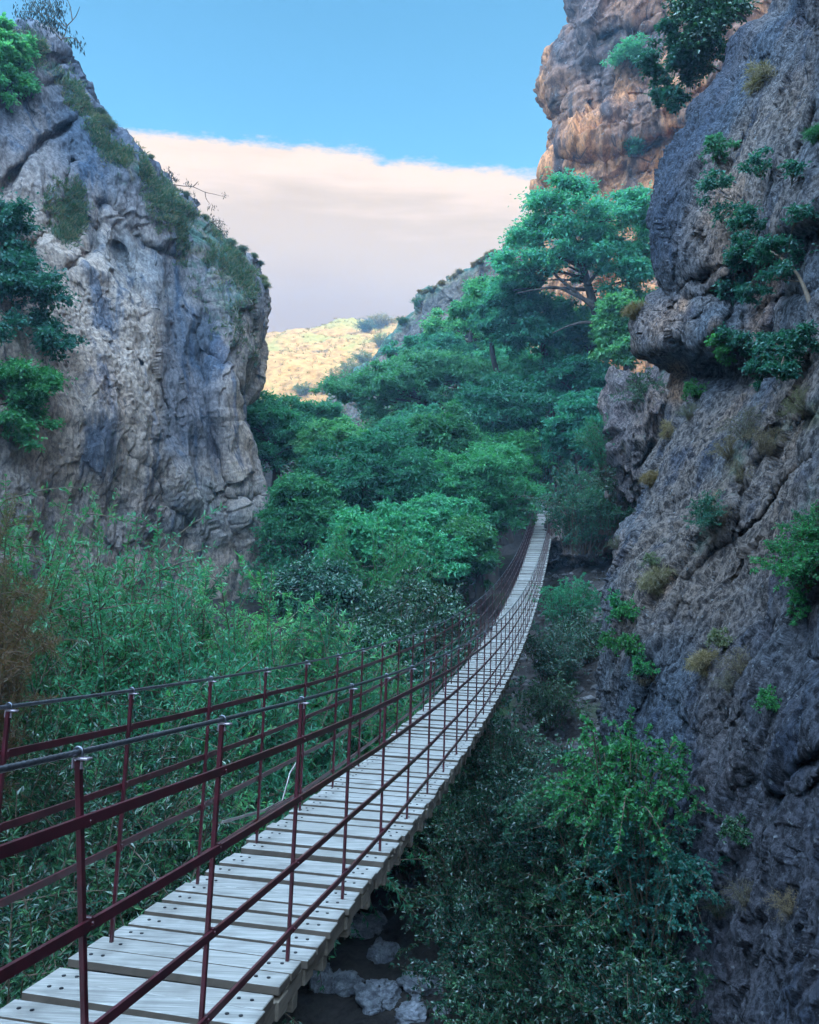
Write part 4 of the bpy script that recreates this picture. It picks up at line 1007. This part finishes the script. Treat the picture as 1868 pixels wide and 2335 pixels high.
for i, (x, y, key, top, rz, lab) in enumerate((
    (-6.1, 13.4, 'willow', -.25, .3, 'tallest willow bush at the left edge, against the foot of the cliff'),
    (-4.8, 12.6, 'willow', -.75, 2.1, 'willow bush with upright shoots left of the middle of the thicket'),
    (-3.5, 12.6, 'willow2', -1.9, 4.0, 'willow bush stepping down from the taller one beside the cliff corner'),
    (-2.8, 12.6, 'willow2', -3.1, 5.2, 'lowest willow bush reaching out towards the bridge'),
    (-3.0, 14.4, 'willow2', -2.0, 2.2, 'willow bush at the foot of the left cliff corner'), (-3.4, 15.4, 'willow2', -2.0, 5.3, 'rounded willow bush below the notch of the left cliff'), (-4.4, 16.2, 'willow2', -2.3, 4.4, 'willow bush pressed against the base of the left cliff'), (-2.9, 17.2, 'willow2', -3.1, 2.9, 'willow bush between the cliff base and the gorge trees'),
    (-2.0, 14.8, 'willow2', -3.0, 3.4, 'small willow bush on the open ground below the cliff corner'),
    (-1.5, 16.6, 'willow2', -4.4, 1.4, 'willow bush furthest back, behind the bend of the left railing'),
    (-3.7, 11.0, 'willow2', -3.3, .9, 'low willow bush close to the left railing'),
    (-5.2, 9.6, 'willow2', -1.9, 1.0, 'willow bush just behind the upper left hand cable'),
    (-3.4, 9.8, 'willow', -3.0, 3.0, 'willow bush filling the gap behind the middle of the left railing'),
    (-3.1, 11.2, 'willow2', -3.4, .6, 'bright willow bush seen through the rails beside the bend of the bridge'),
    (-4.0, 7.2, 'willow2', -3.2, 2.6, 'willow bush in deep shade low behind the left railing'),
    (-4.1, 8.2, 'willow', -3.8, 4.6, 'willow bush under the left edge of the planks'),
    (-3.6, 5.2, 'willow2', -3.7, 5.6, 'willow bush in the bottom left corner beside the near planks'))):
    g0 = gz(x, y) - .1; h = {'willow': 5.7, 'willow2': 4.3}[key]; s = (top - g0) / h
    plant(key, 'willow_bush', lab, 'bush', (x, y, g0), (max(.9, min(1.2, s)) * (1.25 if y > 14 else 1),) * 2 + (s,), rz, 'willow bushes left of the bridge', mat=M_LEAF_DRK if y < 11.1 else M_LEAF_DEEP if x > -3.2 and y > 14 else None)  # nearest willows get darker leaves, painting in the shade behind the railing
plant('feather', 'feathery_bush', 'feathery brown and green bush at the left edge of the picture', 'bush', (-4.15, 7.7, -3.3), (.9, .9, 1.28), 1.2, mat=M_LEAF_TAMB)
plant('feather', 'feathery_bush', 'green feathery bush behind the brown one at the left edge', 'bush', (-4.55, 8.4, -3.0), (.9, .9, 1.25), 3.0)

# right hand thicket below the bridge
sg = np.random.default_rng(91)
thick = [(955, 1850, 14.2, 'shrub'), (1010, 1830, 14.2, 'shrub2'), (1110, 1960, 12.8, 'shrub'), (1180, 1850, 12.6, 'shrub2'), (1260, 2000, 11.6, 'shrub'), (1110, 2090, 12.6, 'shrub2'),
         (1160, 2120, 11.8, 'shrub'), (1330, 1870, 11.4, 'shrub2'), (1390, 2060, 10.4, 'shrub2'), (1280, 2220, 10.6, 'shrub'), (1195, 2250, 11.4, 'shrub2'), (1440, 2230, 9.6, 'shrub'), (1140, 1720, 14.6, 'shrub2'), (1500, 2330, 8.8, 'shrub2'), (1040, 1730, 16.0, 'shrub')]
tlab = ['dark shrub hugging the right edge of the planks above the boulders', 'leafy shrub in the dim gap right of the planks, below the bridge bend', 'shrub in the middle of the dark thicket right of the bridge', 'shrub under the bright bramble, on its left', 'deep shadowed shrub below the bright bramble',
        'shrub just right of the boulders', 'shrub on the gorge floor right of the boulders', 'shrub behind the bright bramble against the rock face', 'shrub in the dark hollow at the foot of the rock face', 'lowest shrub of the dark thicket at the bottom edge', 'shrub beside the boulders at the bottom edge',
        'sparse shrub against the rock at the bottom edge', 'topmost shrub of the thicket below the bare dark bank', 'shrub at the base of the rock face near the bottom right', 'small shrub touching the right edge of the bridge where the thicket begins']
for (px_, py_, Y_, key), lab in zip(thick, tlab):
    c = ray(px_, py_, Y_); s = sg.uniform(.75, 1.0)
    h = {'shrub': 2.4, 'shrub2': 1.9}[key]
    plant(key, 'shrub', lab, 'shrub', (c[0], c[1], c[2] - h * s * .62), (s, s, s), sg.uniform(0, 6.28), 'shrubs right of the bridge')
c = ray(1430, 1780, 10.2); plant('bramble', 'bramble', 'bright green bramble with arching shoots against the right rock face', 'bramble', (c[0], c[1], c[2] - 1.1), .95, .4)
c = ray(1350, 1830, 10.8); plant('bramble', 'bramble', 'darker bramble spilling left of the bright one', 'bramble', (c[0], c[1], c[2] - 1.0), .85, 2.4, mat=M_LEAF_IVY)
c = ray(1490, 1950, 9.6); plant('bramble', 'bramble', 'bramble trailing down the rock under the bright one', 'bramble', (c[0], c[1], c[2] - 1.0), .8, 4.1, mat=M_LEAF_IVY)
# undergrowth between the trees
ug = np.random.default_rng(77); nb = 0
while nb < 46:
    y = ug.uniform(30, 78) if nb >= 12 else ug.uniform(17, 30); x = ug.uniform(-.15 * y, .23 * y + 1.5)
    if y < 60 and x > -3.2 + .2 * y or (y > 62 and x < -4): continue
    sc_ = ug.uniform(1.0, 1.9) * (1 + (y - 27) / 90)
    g0 = gz(x, y)
    if y < 60 and g0 + 2.2 * sc_ > np.interp(y, [15, 27, 60], [-3.6, -2.5, 2]): sc_ *= .75
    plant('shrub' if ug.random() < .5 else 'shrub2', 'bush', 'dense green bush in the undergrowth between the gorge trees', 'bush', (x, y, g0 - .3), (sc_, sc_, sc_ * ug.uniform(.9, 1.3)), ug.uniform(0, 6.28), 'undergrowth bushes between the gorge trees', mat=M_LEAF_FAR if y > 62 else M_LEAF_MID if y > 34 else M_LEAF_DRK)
    nb += 1
# bushes at the far end and below the bridge
for px_, py_, Y_, key, s, lab, mt in ((1335, 1150, 40, 'shrub', 2.0, 'dark leafy bush hanging over the right rail at the far bridge end', M_LEAF_IVY), (1395, 1130, 38, 'shrub2', 1.5, 'dark bush between the far bridge end and the rock face', M_LEAF_IVY),
                                     (1300, 1365, 30, 'shrub2', 1.0, 'upper bush on the bare bank right of the bridge', M_LEAF_MID), (1275, 1490, 25, 'shrub', .9, 'lower bush on the dark bank right of the bridge', M_LEAF_DRK), (1330, 1440, 27, 'shrub2', .8, 'bush on the bank tucked against the rock face', M_LEAF_DRK)):
    c = ray(px_, py_, Y_); plant(key, 'bush', lab, 'bush', (c[0], c[1], c[2] - 1.2 * s), s, px_ * .7, mat=mt)

# -- trees and creepers rooted in the cliffs
def cliff_tree(name, label, cat, surf, base, pts, out, seed, nleaf, L, W, mat, r0=.035, group=None, Y=None, grow=1.25, limb=.4, **k):
    """clusters (px, py, r_px) hung in front of a rock surface, or at distance Y"""
    def P_(a, b, o): return on(surf, a, b, o)[0] if Y is None else ray(a, b, Y)
    b0 = P_(*base, -.1); cl_ = []
    rg = np.random.default_rng(seed)
    for a, b, r in pts:
        c = P_(a, b, out * rg.uniform(.5, 1.3)); c = np.array(c); c[1] += 0 if Y is None else rg.uniform(-.9, .9)
        cl_.append((c, grow * r * c[1] / FPX))
    m_ = np.mean([c for c, r in cl_], 0); tr = [b0, b0 * .6 + m_ * .4 + np.array([0, -.2, .1]), m_]
    return make_tree(name, label, cat, b0, tr, cl_, seed, int(nleaf / LEAFMUL), L, W, mat, r0=r0, bark=M_TWIG, group=group, limb=limb, **k)
cliff_tree('cliff_shrub', 'large dark leafed shrub sprawling over the right rock face above the ledge', 'shrub', 'east', (1850, 690),
           [(1700, 420, 30), (1760, 395, 28), (1690, 480, 26), (1740, 500, 34), (1800, 540, 40), (1850, 590, 40), (1700, 580, 30), (1665, 625, 24), (1750, 590, 36), (1800, 640, 34), (1700, 650, 28), (1730, 700, 26), (1850, 480, 26), (1820, 420, 22)], .4, 201, 11000, .075, .045, M_LEAF_IVY)
cliff_tree('cliff_shrub', 'rounded green shrub on the slab below the ledge of the right rock face', 'shrub', 'east', (1690, 850),
           [(1675, 775, 24), (1690, 800, 22), (1745, 790, 32), (1790, 800, 34), (1840, 790, 34), (1868, 800, 30), (1760, 835, 26), (1810, 840, 28), (1720, 770, 20), (1855, 850, 26)], .35, 202, 8500, .07, .045, M_LEAF_IVY)
cliff_tree('cliff_shrub', 'bright small shrub beside the rounded one on the right rock face', 'shrub', 'east', (1690, 845), [(1672, 770, 20), (1690, 785, 18), (1665, 800, 14)], .35, 203, 1800, .07, .045, M_LEAF_BRI, r0=.03)
cliff_tree('creeper', 'dark creeper hanging from the top edge between the two right cliffs', 'creeper', 'east', (1700, 40),
           [(1600, 10, 45), (1640, 30, 40), (1580, 55, 36), (1620, 80, 38), (1660, 10, 40), (1585, 105, 32), (1615, 130, 28), (1560, 20, 30)], 0, 204, 9000, .15, .09, M_LEAF_DRK, Y=27)
cliff_tree('hanging_tree', 'green tree hanging down beside the dark creeper at the upper right', 'tree', 'east', (1650, 165),
           [(1515, 100, 26), (1535, 125, 32), (1560, 150, 32), (1540, 175, 30), (1520, 155, 24), (1590, 150, 26), (1530, 215, 24), (1545, 200, 24), (1522, 240, 20), (1500, 120, 22), (1575, 185, 22)], 0, 205, 8000, .14, .085, M_LEAF_IVY, Y=28)
cliff_tree('cliff_shrub', 'pale shrub growing out of the middle of the orange cliff', 'shrub', 'far', (1440, 150), [(1425, 130, 22), (1450, 125, 22), (1410, 150, 18), (1470, 140, 16), (1440, 165, 14)], .8, 206, 2200, .30, .16, M_LEAF_FAR, r0=.08)
cliff_tree('cliff_shrub', 'grey green tuft under the orange ledge of the far cliff', 'shrub', 'far', (1446, 350), [(1446, 335, 18), (1440, 350, 14), (1452, 352, 12)], .5, 207, 1200, .26, .10, M_LEAF_IVY, r0=.05)
cliff_tree('ivy', 'dark ivy curtain on the left edge of the left cliff', 'ivy', 'west', (-40, 640),
           [(-10, 560, 50), (25, 600, 48), (10, 660, 58), (50, 660, 46), (30, 725, 58), (70, 720, 40), (20, 790, 58), (60, 790, 42), (0, 500, 40), (85, 765, 26)], .9, 208, 16000, .17, .10, M_LEAF_IVY, grow=1.2)
cliff_tree('ivy', 'lower bunch of ivy under the dark curtain on the left cliff', 'ivy', 'west', (-30, 940), [(0, 870, 48), (35, 890, 46), (60, 920, 34), (15, 930, 52), (45, 960, 40), (75, 895, 22), (0, 985, 40)], .9, 209, 11000, .16, .09, M_LEAF_MID, grow=1.15)
cliff_tree('cliff_tree', 'light green tree clinging to the top left corner of the left cliff', 'tree', 'west', (-30, 190), [(0, 95, 24), (20, 110, 20), (25, 145, 28), (0, 150, 34), (45, 165, 20), (15, 185, 34), (45, 195, 20), (-20, 200, 34)], .7, 210, 7000, .20, .12, M_LEAF_FAR, grow=1.2)
# sparse tree on the left summit, hanging leaves against the sky
rg = np.random.default_rng(33)
def hang_leaves(cl, n, L, W):
    C = np.concatenate([c + rg.normal(size=(int(n * r * r / sum(q * q for _, q in cl)) + 1, 3)) * r * .5 for c, r in cl])
    T_ = nrm(np.array([0, 0, -1.0]) + rg.normal(0, .32, (len(C), 3))); N_ = nrm(rg.normal(size=(len(C), 3)))
    s_ = rg.uniform(.7, 1.2, len(C)); return C, T_, N_, L * s_, W * s_
def sparse_tree(label, Y, base, limbs, pts, n, L, W, name='summit_tree', cat='tree', mat=None):
    b0 = ray(*base, Y); o = empty(name, tuple(b0)); tag(o, label, cat); mb = MB()
    for lm in limbs:
        q = curve([ray(a, b, Y + rg.uniform(-.3, .3) * (i > 0)) - b0 for i, (a, b) in enumerate(lm)], 5); mb.tube(q, np.linspace(.026, .010, len(q)), 5)
    mb.build('trunk', M_TWIG, o, True)
    cl_ = [(ray(a, b, Y + rg.uniform(-.8, .8)) - b0, r * Y / FPX) for a, b, r in pts]
    obj('crown', leaf_mesh('crown', *hang_leaves(cl_, n, L, W), mat or M_LEAF_SIL), o); return o
sparse_tree('sparse tree with drooping leaves against the sky on the left cliff summit', 37.5, (140, 92), [[(140, 92), (150, 72), (148, 50), (135, 20)], [(150, 70), (120, 40), (85, 28), (45, 25)], [(140, 92), (110, 55), (80, 10), (75, -10)], [(148, 60), (120, 20), (110, -15)], [(150, 62), (172, 38), (182, 15)], [(165, 45), (160, 15), (152, -5)], [(146, 88), (165, 86), (185, 100)]],
            [(75, 15, 22), (95, 5, 24), (115, 15, 24), (135, 25, 18), (60, 28, 18), (40, 28, 14), (105, 40, 26), (125, 50, 22), (140, 62, 16), (90, 35, 22), (132, 5, 16), (168, 88, 13), (178, 95, 12), (160, 95, 8), (186, 108, 8)], 760, .20, .06)
sparse_tree('bare twig with a few leaf rosettes reaching out from the left ridge', 41, (396, 421), [[(396, 421), (418, 424), (440, 426), (468, 438), (490, 443), (510, 448)], [(440, 426), (448, 418), (452, 414)], [(468, 438), (470, 452), (478, 464)]],
            [(427, 416, 8), (432, 420, 6), (512, 442, 7), (443, 440, 6), (415, 432, 5), (485, 470, 10), (484, 492, 7), (444, 450, 4), (451, 414, 3)], 120, .14, .035, 'twig', 'twig')
sparse_tree('small dark sprig standing on the left ridge above the bare twig', 41, (388, 405), [[(388, 405), (386, 392), (384, 382)], [(388, 405), (398, 408), (402, 402)]], [(384, 388, 9), (390, 398, 9), (398, 405, 8), (402, 408, 6)], 130, .13, .035, 'sprig', 'sprig')
sparse_tree('wiry sprig hanging over the left ridge below the bare twig', 42, (480, 507), [[(480, 507), (495, 503), (510, 505)], [(485, 508), (500, 520), (515, 530)]], [(498, 504, 10), (508, 508, 8), (514, 524, 9), (502, 518, 8), (518, 530, 6), (490, 505, 7)], 170, .13, .03, 'sprig', 'sprig')

# small plants rooted in the right rock face
wl = np.random.default_rng(55)
small = [('twiggy', 1705, 1000, 1.15, 'large dry grey brush in the hollow of the right rock face', None), ('twiggy', 1745, 1035, 1.0, 'dry brush just right of the largest grey one', M_STRAW), ('twiggy', 1665, 1045, .9, 'dry brush on the lower left of the hollow in the rock face', None), ('twiggy', 1690, 1100, .8, 'trailing brush under the hollow of the rock face', None),
         ('twiggy', 1835, 945, .75, 'yellow green tuft near the right edge, above the long crack', M_LEAF_YEL), ('twiggy', 1572, 955, .75, 'yellow green tuft near the orange neck of the rock', M_LEAF_YEL), ('herb', 1590, 905, 1.5, 'bright green plant above the yellow green tuft at the orange neck', None),
         ('dry', 1520, 1000, 1.3, 'straw grass tuft on the left edge of the rock face', None), ('dry', 1485, 1105, 1.1, 'straw grass tuft lower down the left edge of the rock face', None), ('dry', 1505, 1345, 1.4, 'rust coloured grass tuft in the middle of the slab', None), ('dry', 1610, 1530, 1.0, 'straw tuft standing up from the lower slab', None),
         ('herb', 1405, 1400, 1.7, 'green leafy plant on the left edge of the slab, above two others', None), ('herb', 1440, 1412, 1.2, 'small green plant right of the leafy one on the slab edge', None), ('herb', 1400, 1480, 1.3, 'green plant at the lower left of the slab', None), ('herb', 1440, 1500, 1.4, 'green plant second from the left on the lower slab', None), ('herb', 1470, 1540, 1.3, 'green plant above the bramble on the lower slab', None),
         ('twiggy', 1465, 1560, .7, 'grey brush between the small green plants above the bramble', None), ('herb', 1650, 1480, 1.0, 'pale green plant alone on the dark slab', M_LEAF_YEL), ('twiggy', 1690, 1530, .65, 'wiry dry brush on the dark slab', M_STRAW), ('twiggy', 1660, 1570, .5, 'small dry brush below the wiry one', None),
         ('twiggy', 1405, 1250, .6, 'olive tuft on the upper left edge of the slab', M_LEAF_YEL), ('herb', 1490, 1290, .9, 'small olive plant in the slab, above the rust coloured tuft', M_LEAF_YEL), ('cliffbush', 1840, 1330, .62, 'bright leafy bush at the right edge below the long crack', M_LEAF_BRI), ('cliffbush', 1868, 1270, .5, 'green bush cut by the right edge of the picture', M_LEAF_BRI), ('herb', 1800, 1400, 1.3, 'leafy shoot under the bright bush at the right edge', None),
         ('dry', 1862, 320, .9, 'spiky green leaves at the upper right edge', M_LEAF_BRI), ('herb', 1640, 370, 2.2, 'faint green plant on the upper bulge', M_LEAF_IVY), ('dry', 1715, 205, 2.0, 'pale bent grass on the upper right wall', None), ('dry', 1445, 720, 1.4, 'dry grass on the shoulder of the boulder block', None),
         ('twiggy', 1700, 2060, .55, 'dry brush low on the rock near the bottom right', None), ('twiggy', 1640, 2090, .6, 'dark brush low on the rock, left of the dry one', M_LEAF_DRK), ('herb', 1760, 1620, .9, 'tiny plant on the dark lower rock at the right', None), ('herb', 1690, 1920, 1.0, 'dark plant in the lower right hollow', M_LEAF_DRK), ('twiggy', 1800, 2080, .5, 'small dry brush near the bottom right corner', M_STRAW), ('cliffbush', 1620, 1190, .45, 'dark scrub under the trailing brush', M_LEAF_IVY), ('twiggy', 1640, 1200, .8, 'brown scrub under the trailing brush', M_LEAF_TAMB)]
for key, a, b, sc_, lab, mt in small:
    c, nv = on('east', a, b, -.02); sc_ *= {'twiggy': .62, 'dry': .6, 'herb': .8, 'cliffbush': .9}[key]
    plant(key, {'dry': 'grass_tuft', 'herb': 'plant', 'twiggy': 'brush', 'cliffbush': 'bush'}[key], lab, {'dry': 'grass', 'herb': 'plant', 'twiggy': 'brush', 'cliffbush': 'bush'}[key], c, sc_, 0, rot=out_rot(nv, .55), mat=mt)
for a, b in ((530, 557), (556, 574), (585, 590), (596, 605), (601, 640), (605, 655), (240, 283), (252, 292), (345, 362), (425, 446), (472, 497), (232, 262), (610, 700)):
    c, nv = on('west', a, b, -.05); plant('dry', 'grass_tuft', 'dry grass tuft sprouting on the rim of the left cliff', 'grass', c, wl.uniform(.5, 1.0), 0, 'grass tufts on the rim of the left cliff', rot=out_rot(nv, .6), mat=M_GRASS)
for i in range(36):
    x = wl.uniform(950, 1235); y = np.interp(x, QS[:10, 1][::-1], QS[:10, 0][::-1]) + wl.uniform(-1, 5)
    c, nv = on('ridge', x, y, -.1); plant('dry', 'grass_tuft', 'pale grass tuft on the crest of the grey ridge', 'grass', c, wl.uniform(.8, 1.5), wl.uniform(0, 6), 'grass tufts on the ridge crest')
for a, b, sc_, lab in ((955, 702, 1.1, 'dark bush at the step in the ridge crest'), (985, 668, .8, 'small bush higher on the ridge crest'), (920, 742, 1.0, 'bush on the lower nose of the ridge'), (1225, 520, 1.2, 'spiky bush where the ridge meets the orange cliff')):
    c, nv = on('ridge', a, b, -.1); plant('cliffbush', 'bush', lab, 'bush', c, sc_, 1.0)

# grass skin on the overgrown upper left cliff: far too much to count
Pw_, pxw, pyw, nw_ = WEST
mk = np.clip(WEST_MO, 0, 1).ravel(); vis_ = (pxw.ravel() > -30) & (pyw.ravel() < 1000)
pr_ = np.where(vis_, np.maximum(mk - .25, 0) ** 1.3 * np.clip(.35 + fbm(Pw_ * .55 + 3, 3).ravel(), 0, 1), 0); pr_ /= pr_.sum()
gr = np.random.default_rng(8); pick = gr.choice(mk.size, 4200, p=pr_)
C = np.repeat(Pw_.reshape(-1, 3)[pick], 9, 0); nn = np.repeat(nw_.reshape(-1, 3)[pick], 9, 0)
T_ = nrm(nn * .5 + np.array([0, 0, .55]) + gr.normal(0, .45, C.shape)); L_ = gr.uniform(.10, .30, len(C))
o = obj('grass', leaf_mesh('grass', C + gr.normal(0, .06, C.shape), T_, nrm(gr.normal(size=C.shape)), L_, L_ * .09, M_GRASS, droop=.35))
tag(o, 'grass and moss growing over the upper left cliff', 'grass', kind='stuff')

for a, b, Y_, key, s_, lab, mt in ((1405, 1010, 33, 'shrub', 1.1, 'bush in front of the grey rock bank, beside the bridge end trees', M_LEAF_MID), (1478, 890, 30, 'shrub2', .8, 'bush wedged under the boulder block on the rock bank', M_LEAF_DRK), (1430, 1085, 33, 'shrub2', 1.0, 'bush at the foot of the grey rock bank', M_LEAF_DRK), (1255, 1590, 22, 'shrub2', .7, 'small bush on the bare dark bank beside the bridge', M_LEAF_DRK)):
    c = ray(a, b, Y_); plant(key, 'bush', lab, 'bush', (c[0], c[1], c[2] - 1.2 * s_), s_, a * .3, mat=mt)
def scatter_stones(n, seed, xr, yr, smin, smax):
    r_ = np.random.default_rng(seed); V, F = [], []; k0 = 0
    X = r_.uniform(*xr, n * 3); Y = r_.uniform(*yr, n * 3); keep = (X > -1.2 + .16 * Y) & (X < 3 + .22 * Y); X, Y = X[keep][:n], Y[keep][:n]
    Z = terrain_z(X, Y)
    ico = np.array([[0, 0, 1], [.9, 0, .4], [.28, .85, .4], [-.72, .53, .4], [-.72, -.53, .4], [.28, -.85, .4], [.72, .53, -.3], [-.28, .85, -.3], [-.9, 0, -.3], [-.28, -.85, -.3], [.72, -.53, -.3], [0, 0, -.7]])
    tf = np.array([[0, 1, 2], [0, 2, 3], [0, 3, 4], [0, 4, 5], [0, 5, 1], [1, 6, 2], [2, 6, 7], [2, 7, 3], [3, 7, 8], [3, 8, 4], [4, 8, 9], [4, 9, 5], [5, 9, 10], [5, 10, 1], [1, 10, 6], [11, 7, 6], [11, 8, 7], [11, 9, 8], [11, 10, 9], [11, 6, 10]])
    sz = smin + (smax - smin) * r_.random(len(X)) ** 3
    for x, y, z, q in zip(X, Y, Z, sz):
        P_ = ico * r_.uniform(.65, 1.2, (12, 1)) * np.array([1, r_.uniform(.6, 1), r_.uniform(.45, .8)]) * q; an = r_.uniform(0, 6.28); cs, sn = math.cos(an), math.sin(an)
        V.append(np.stack([P_[:, 0] * cs - P_[:, 1] * sn + x, P_[:, 0] * sn + P_[:, 1] * cs + y, P_[:, 2] + z + q * .1], -1)); F.append(tf + k0); k0 += 12
    o = obj('stones', mesh_np('stones', np.concatenate(V), np.concatenate(F), M_STONE, False)); tag(o, 'loose stones strewn over the dark bank and gorge floor', 'stones', kind='stuff')
M_STONE = simple_mat('loose_stone', (.085, .08, .08), .9, var=.5, vscale=4, bump=.5)
scatter_stones(1500, 5, (-3, 12), (9, 50), .04, .32)
hr = np.random.default_rng(14); X = hr.uniform(-70, 6, 2600); Y = hr.uniform(165, 275, 2600); dn = fbm(np.stack([X * .06, Y * .03, X * 0], -1), 4) + .25; kp = dn > hr.uniform(-.3, .8, len(X)); X, Y = X[kp], Y[kp]
B = np.stack([X, Y, terrain_z(X, Y)], -1); C = np.repeat(B, 8, 0) + hr.normal(0, .25, (len(B) * 8, 3)) * np.array([1, 1, 0]); T_ = nrm(np.array([0, 0, 1.0]) + hr.normal(0, .45, C.shape)); L_ = hr.uniform(.25, .75, len(C))
o = obj('scrub', leaf_mesh('scrub', C, T_, nrm(hr.normal(size=C.shape)), L_, L_ * .22, leaf_mat('scrub_dry', (.16, .105, .045), (.26, .19, .085), (.10, .11, .04), rough=.7, spec=.1, alt=.3), droop=.2)); tag(o, 'dry scrub and grass clumps dotting the golden hill', 'scrub', kind='stuff')
# boulders on the gorge floor, lower middle
def ground_hit(px_, py_, y0=2, y1=300):
    Y_ = np.linspace(y0, y1, 6000); Q = ray(np.full_like(Y_, px_), np.full_like(Y_, py_), Y_); d_ = Q[:, 2] - terrain_z(Q[:, 0], Q[:, 1])
    k = int(np.argmax(d_ < 0)); return Q[k]
for i, (a, b, rx, ry, lab) in enumerate(((782, 2110, 24, 17, 'small bright flat stone under the right plank edge'), (838, 2106, 44, 22, 'long pale boulder furthest back on the gorge floor'), (878, 2170, 37, 33, 'rounded pale boulder in the middle of the group'), (865, 2268, 52, 33, 'largest pale boulder on the gorge floor'),
                                         (965, 2242, 58, 25, 'long slanting boulder at the right of the group'), (728, 2228, 32, 42, 'tall pale boulder nearest the planks'), (788, 2245, 40, 34, 'dark rounded boulder between the tall one and the largest one'), (938, 2310, 38, 26, 'low boulder at the bottom edge of the picture'), (700, 2140, 26, 20, 'dim boulder half under the bridge'), (1010, 2300, 24, 16, 'small stone right of the low boulder'))):
    c = ground_hit(a, b + ry * .5); k = c[1] / FPX * .92
    Q = blob_rock(20 + i * 3, (rx * k, (rx + ry) * .55 * k, ry * k * .9), 90, 60, .26, .9)
    o = obj('boulder', mesh_np('boulder', Q.reshape(-1, 3), grid_faces(*Q.shape[:2]), M_BOULDER, True, {'moss': 0 * Q[..., 0], 'stain_shade': 0 * Q[..., 0], 'rust': 0 * Q[..., 0]}))
    o.location = (c[0], c[1], c[2] + ry * k * .35); o.rotation_euler = (0, .25 if a == 965 else 0, i * 1.3 if rx < 40 else .1 * i)
    tag(o, lab, 'boulder')

# bushes on the sunlit hill
for a, b, key, s_, lab, mt in ((836, 757, 'shrub', 1.9, 'round green bush on the crest of the golden hill', M_LEAF_DRK), (869, 747, 'dry', 9.0, 'dry golden bush on the hill crest beside the round green one', M_STRAW), (800, 858, 'shrub2', 2.2, 'pale green bush low on the golden hill by the ridge', M_HILLBUSH), (775, 880, 'shrub', 1.9, 'second pale bush down the golden hill', M_HILLBUSH), (830, 830, 'shrub2', 1.8, 'pale bush against the foot of the ridge', M_HILLBUSH), (872, 790, 'shrub', 1.7, 'green bush at the notch between hill and ridge', M_HILLBUSH), (690, 900, 'shrub2', 1.6, 'olive bush at the bottom of the golden hill', M_HILLBUSH), (745, 895, 'shrub2', 1.5, 'grey bush at the bottom of the golden hill', M_HILLBUSH)):
    c = ground_hit(a, b, 120, 320); plant(key, 'bush', lab, 'bush', (c[0], c[1], c[2] - .3), (s_ * 1.3, s_ * 1.3, s_), a * .1, mat=mt)

# ================================================================== AIR
mb = MB(); mb.box((0, 172, 39), (720, 540, 104)); 
m = bpy.data.materials.new('air'); m.use_nodes = True; t = NT(m.node_tree); t.n.clear()
pv = t.node('ShaderNodeVolumePrincipled'); pv.inputs['Color'].default_value = (.42, .70, 1.0, 1); pv.inputs['Density'].default_value = .00075; pv.inputs['Anisotropy'].default_value = .1
t.l.new(pv.outputs[0], t.node('ShaderNodeOutputMaterial').inputs['Volume'])
o = mb.build('haze', m); tag(o, 'thin blue haze filling the gorge', 'haze', kind='stuff')
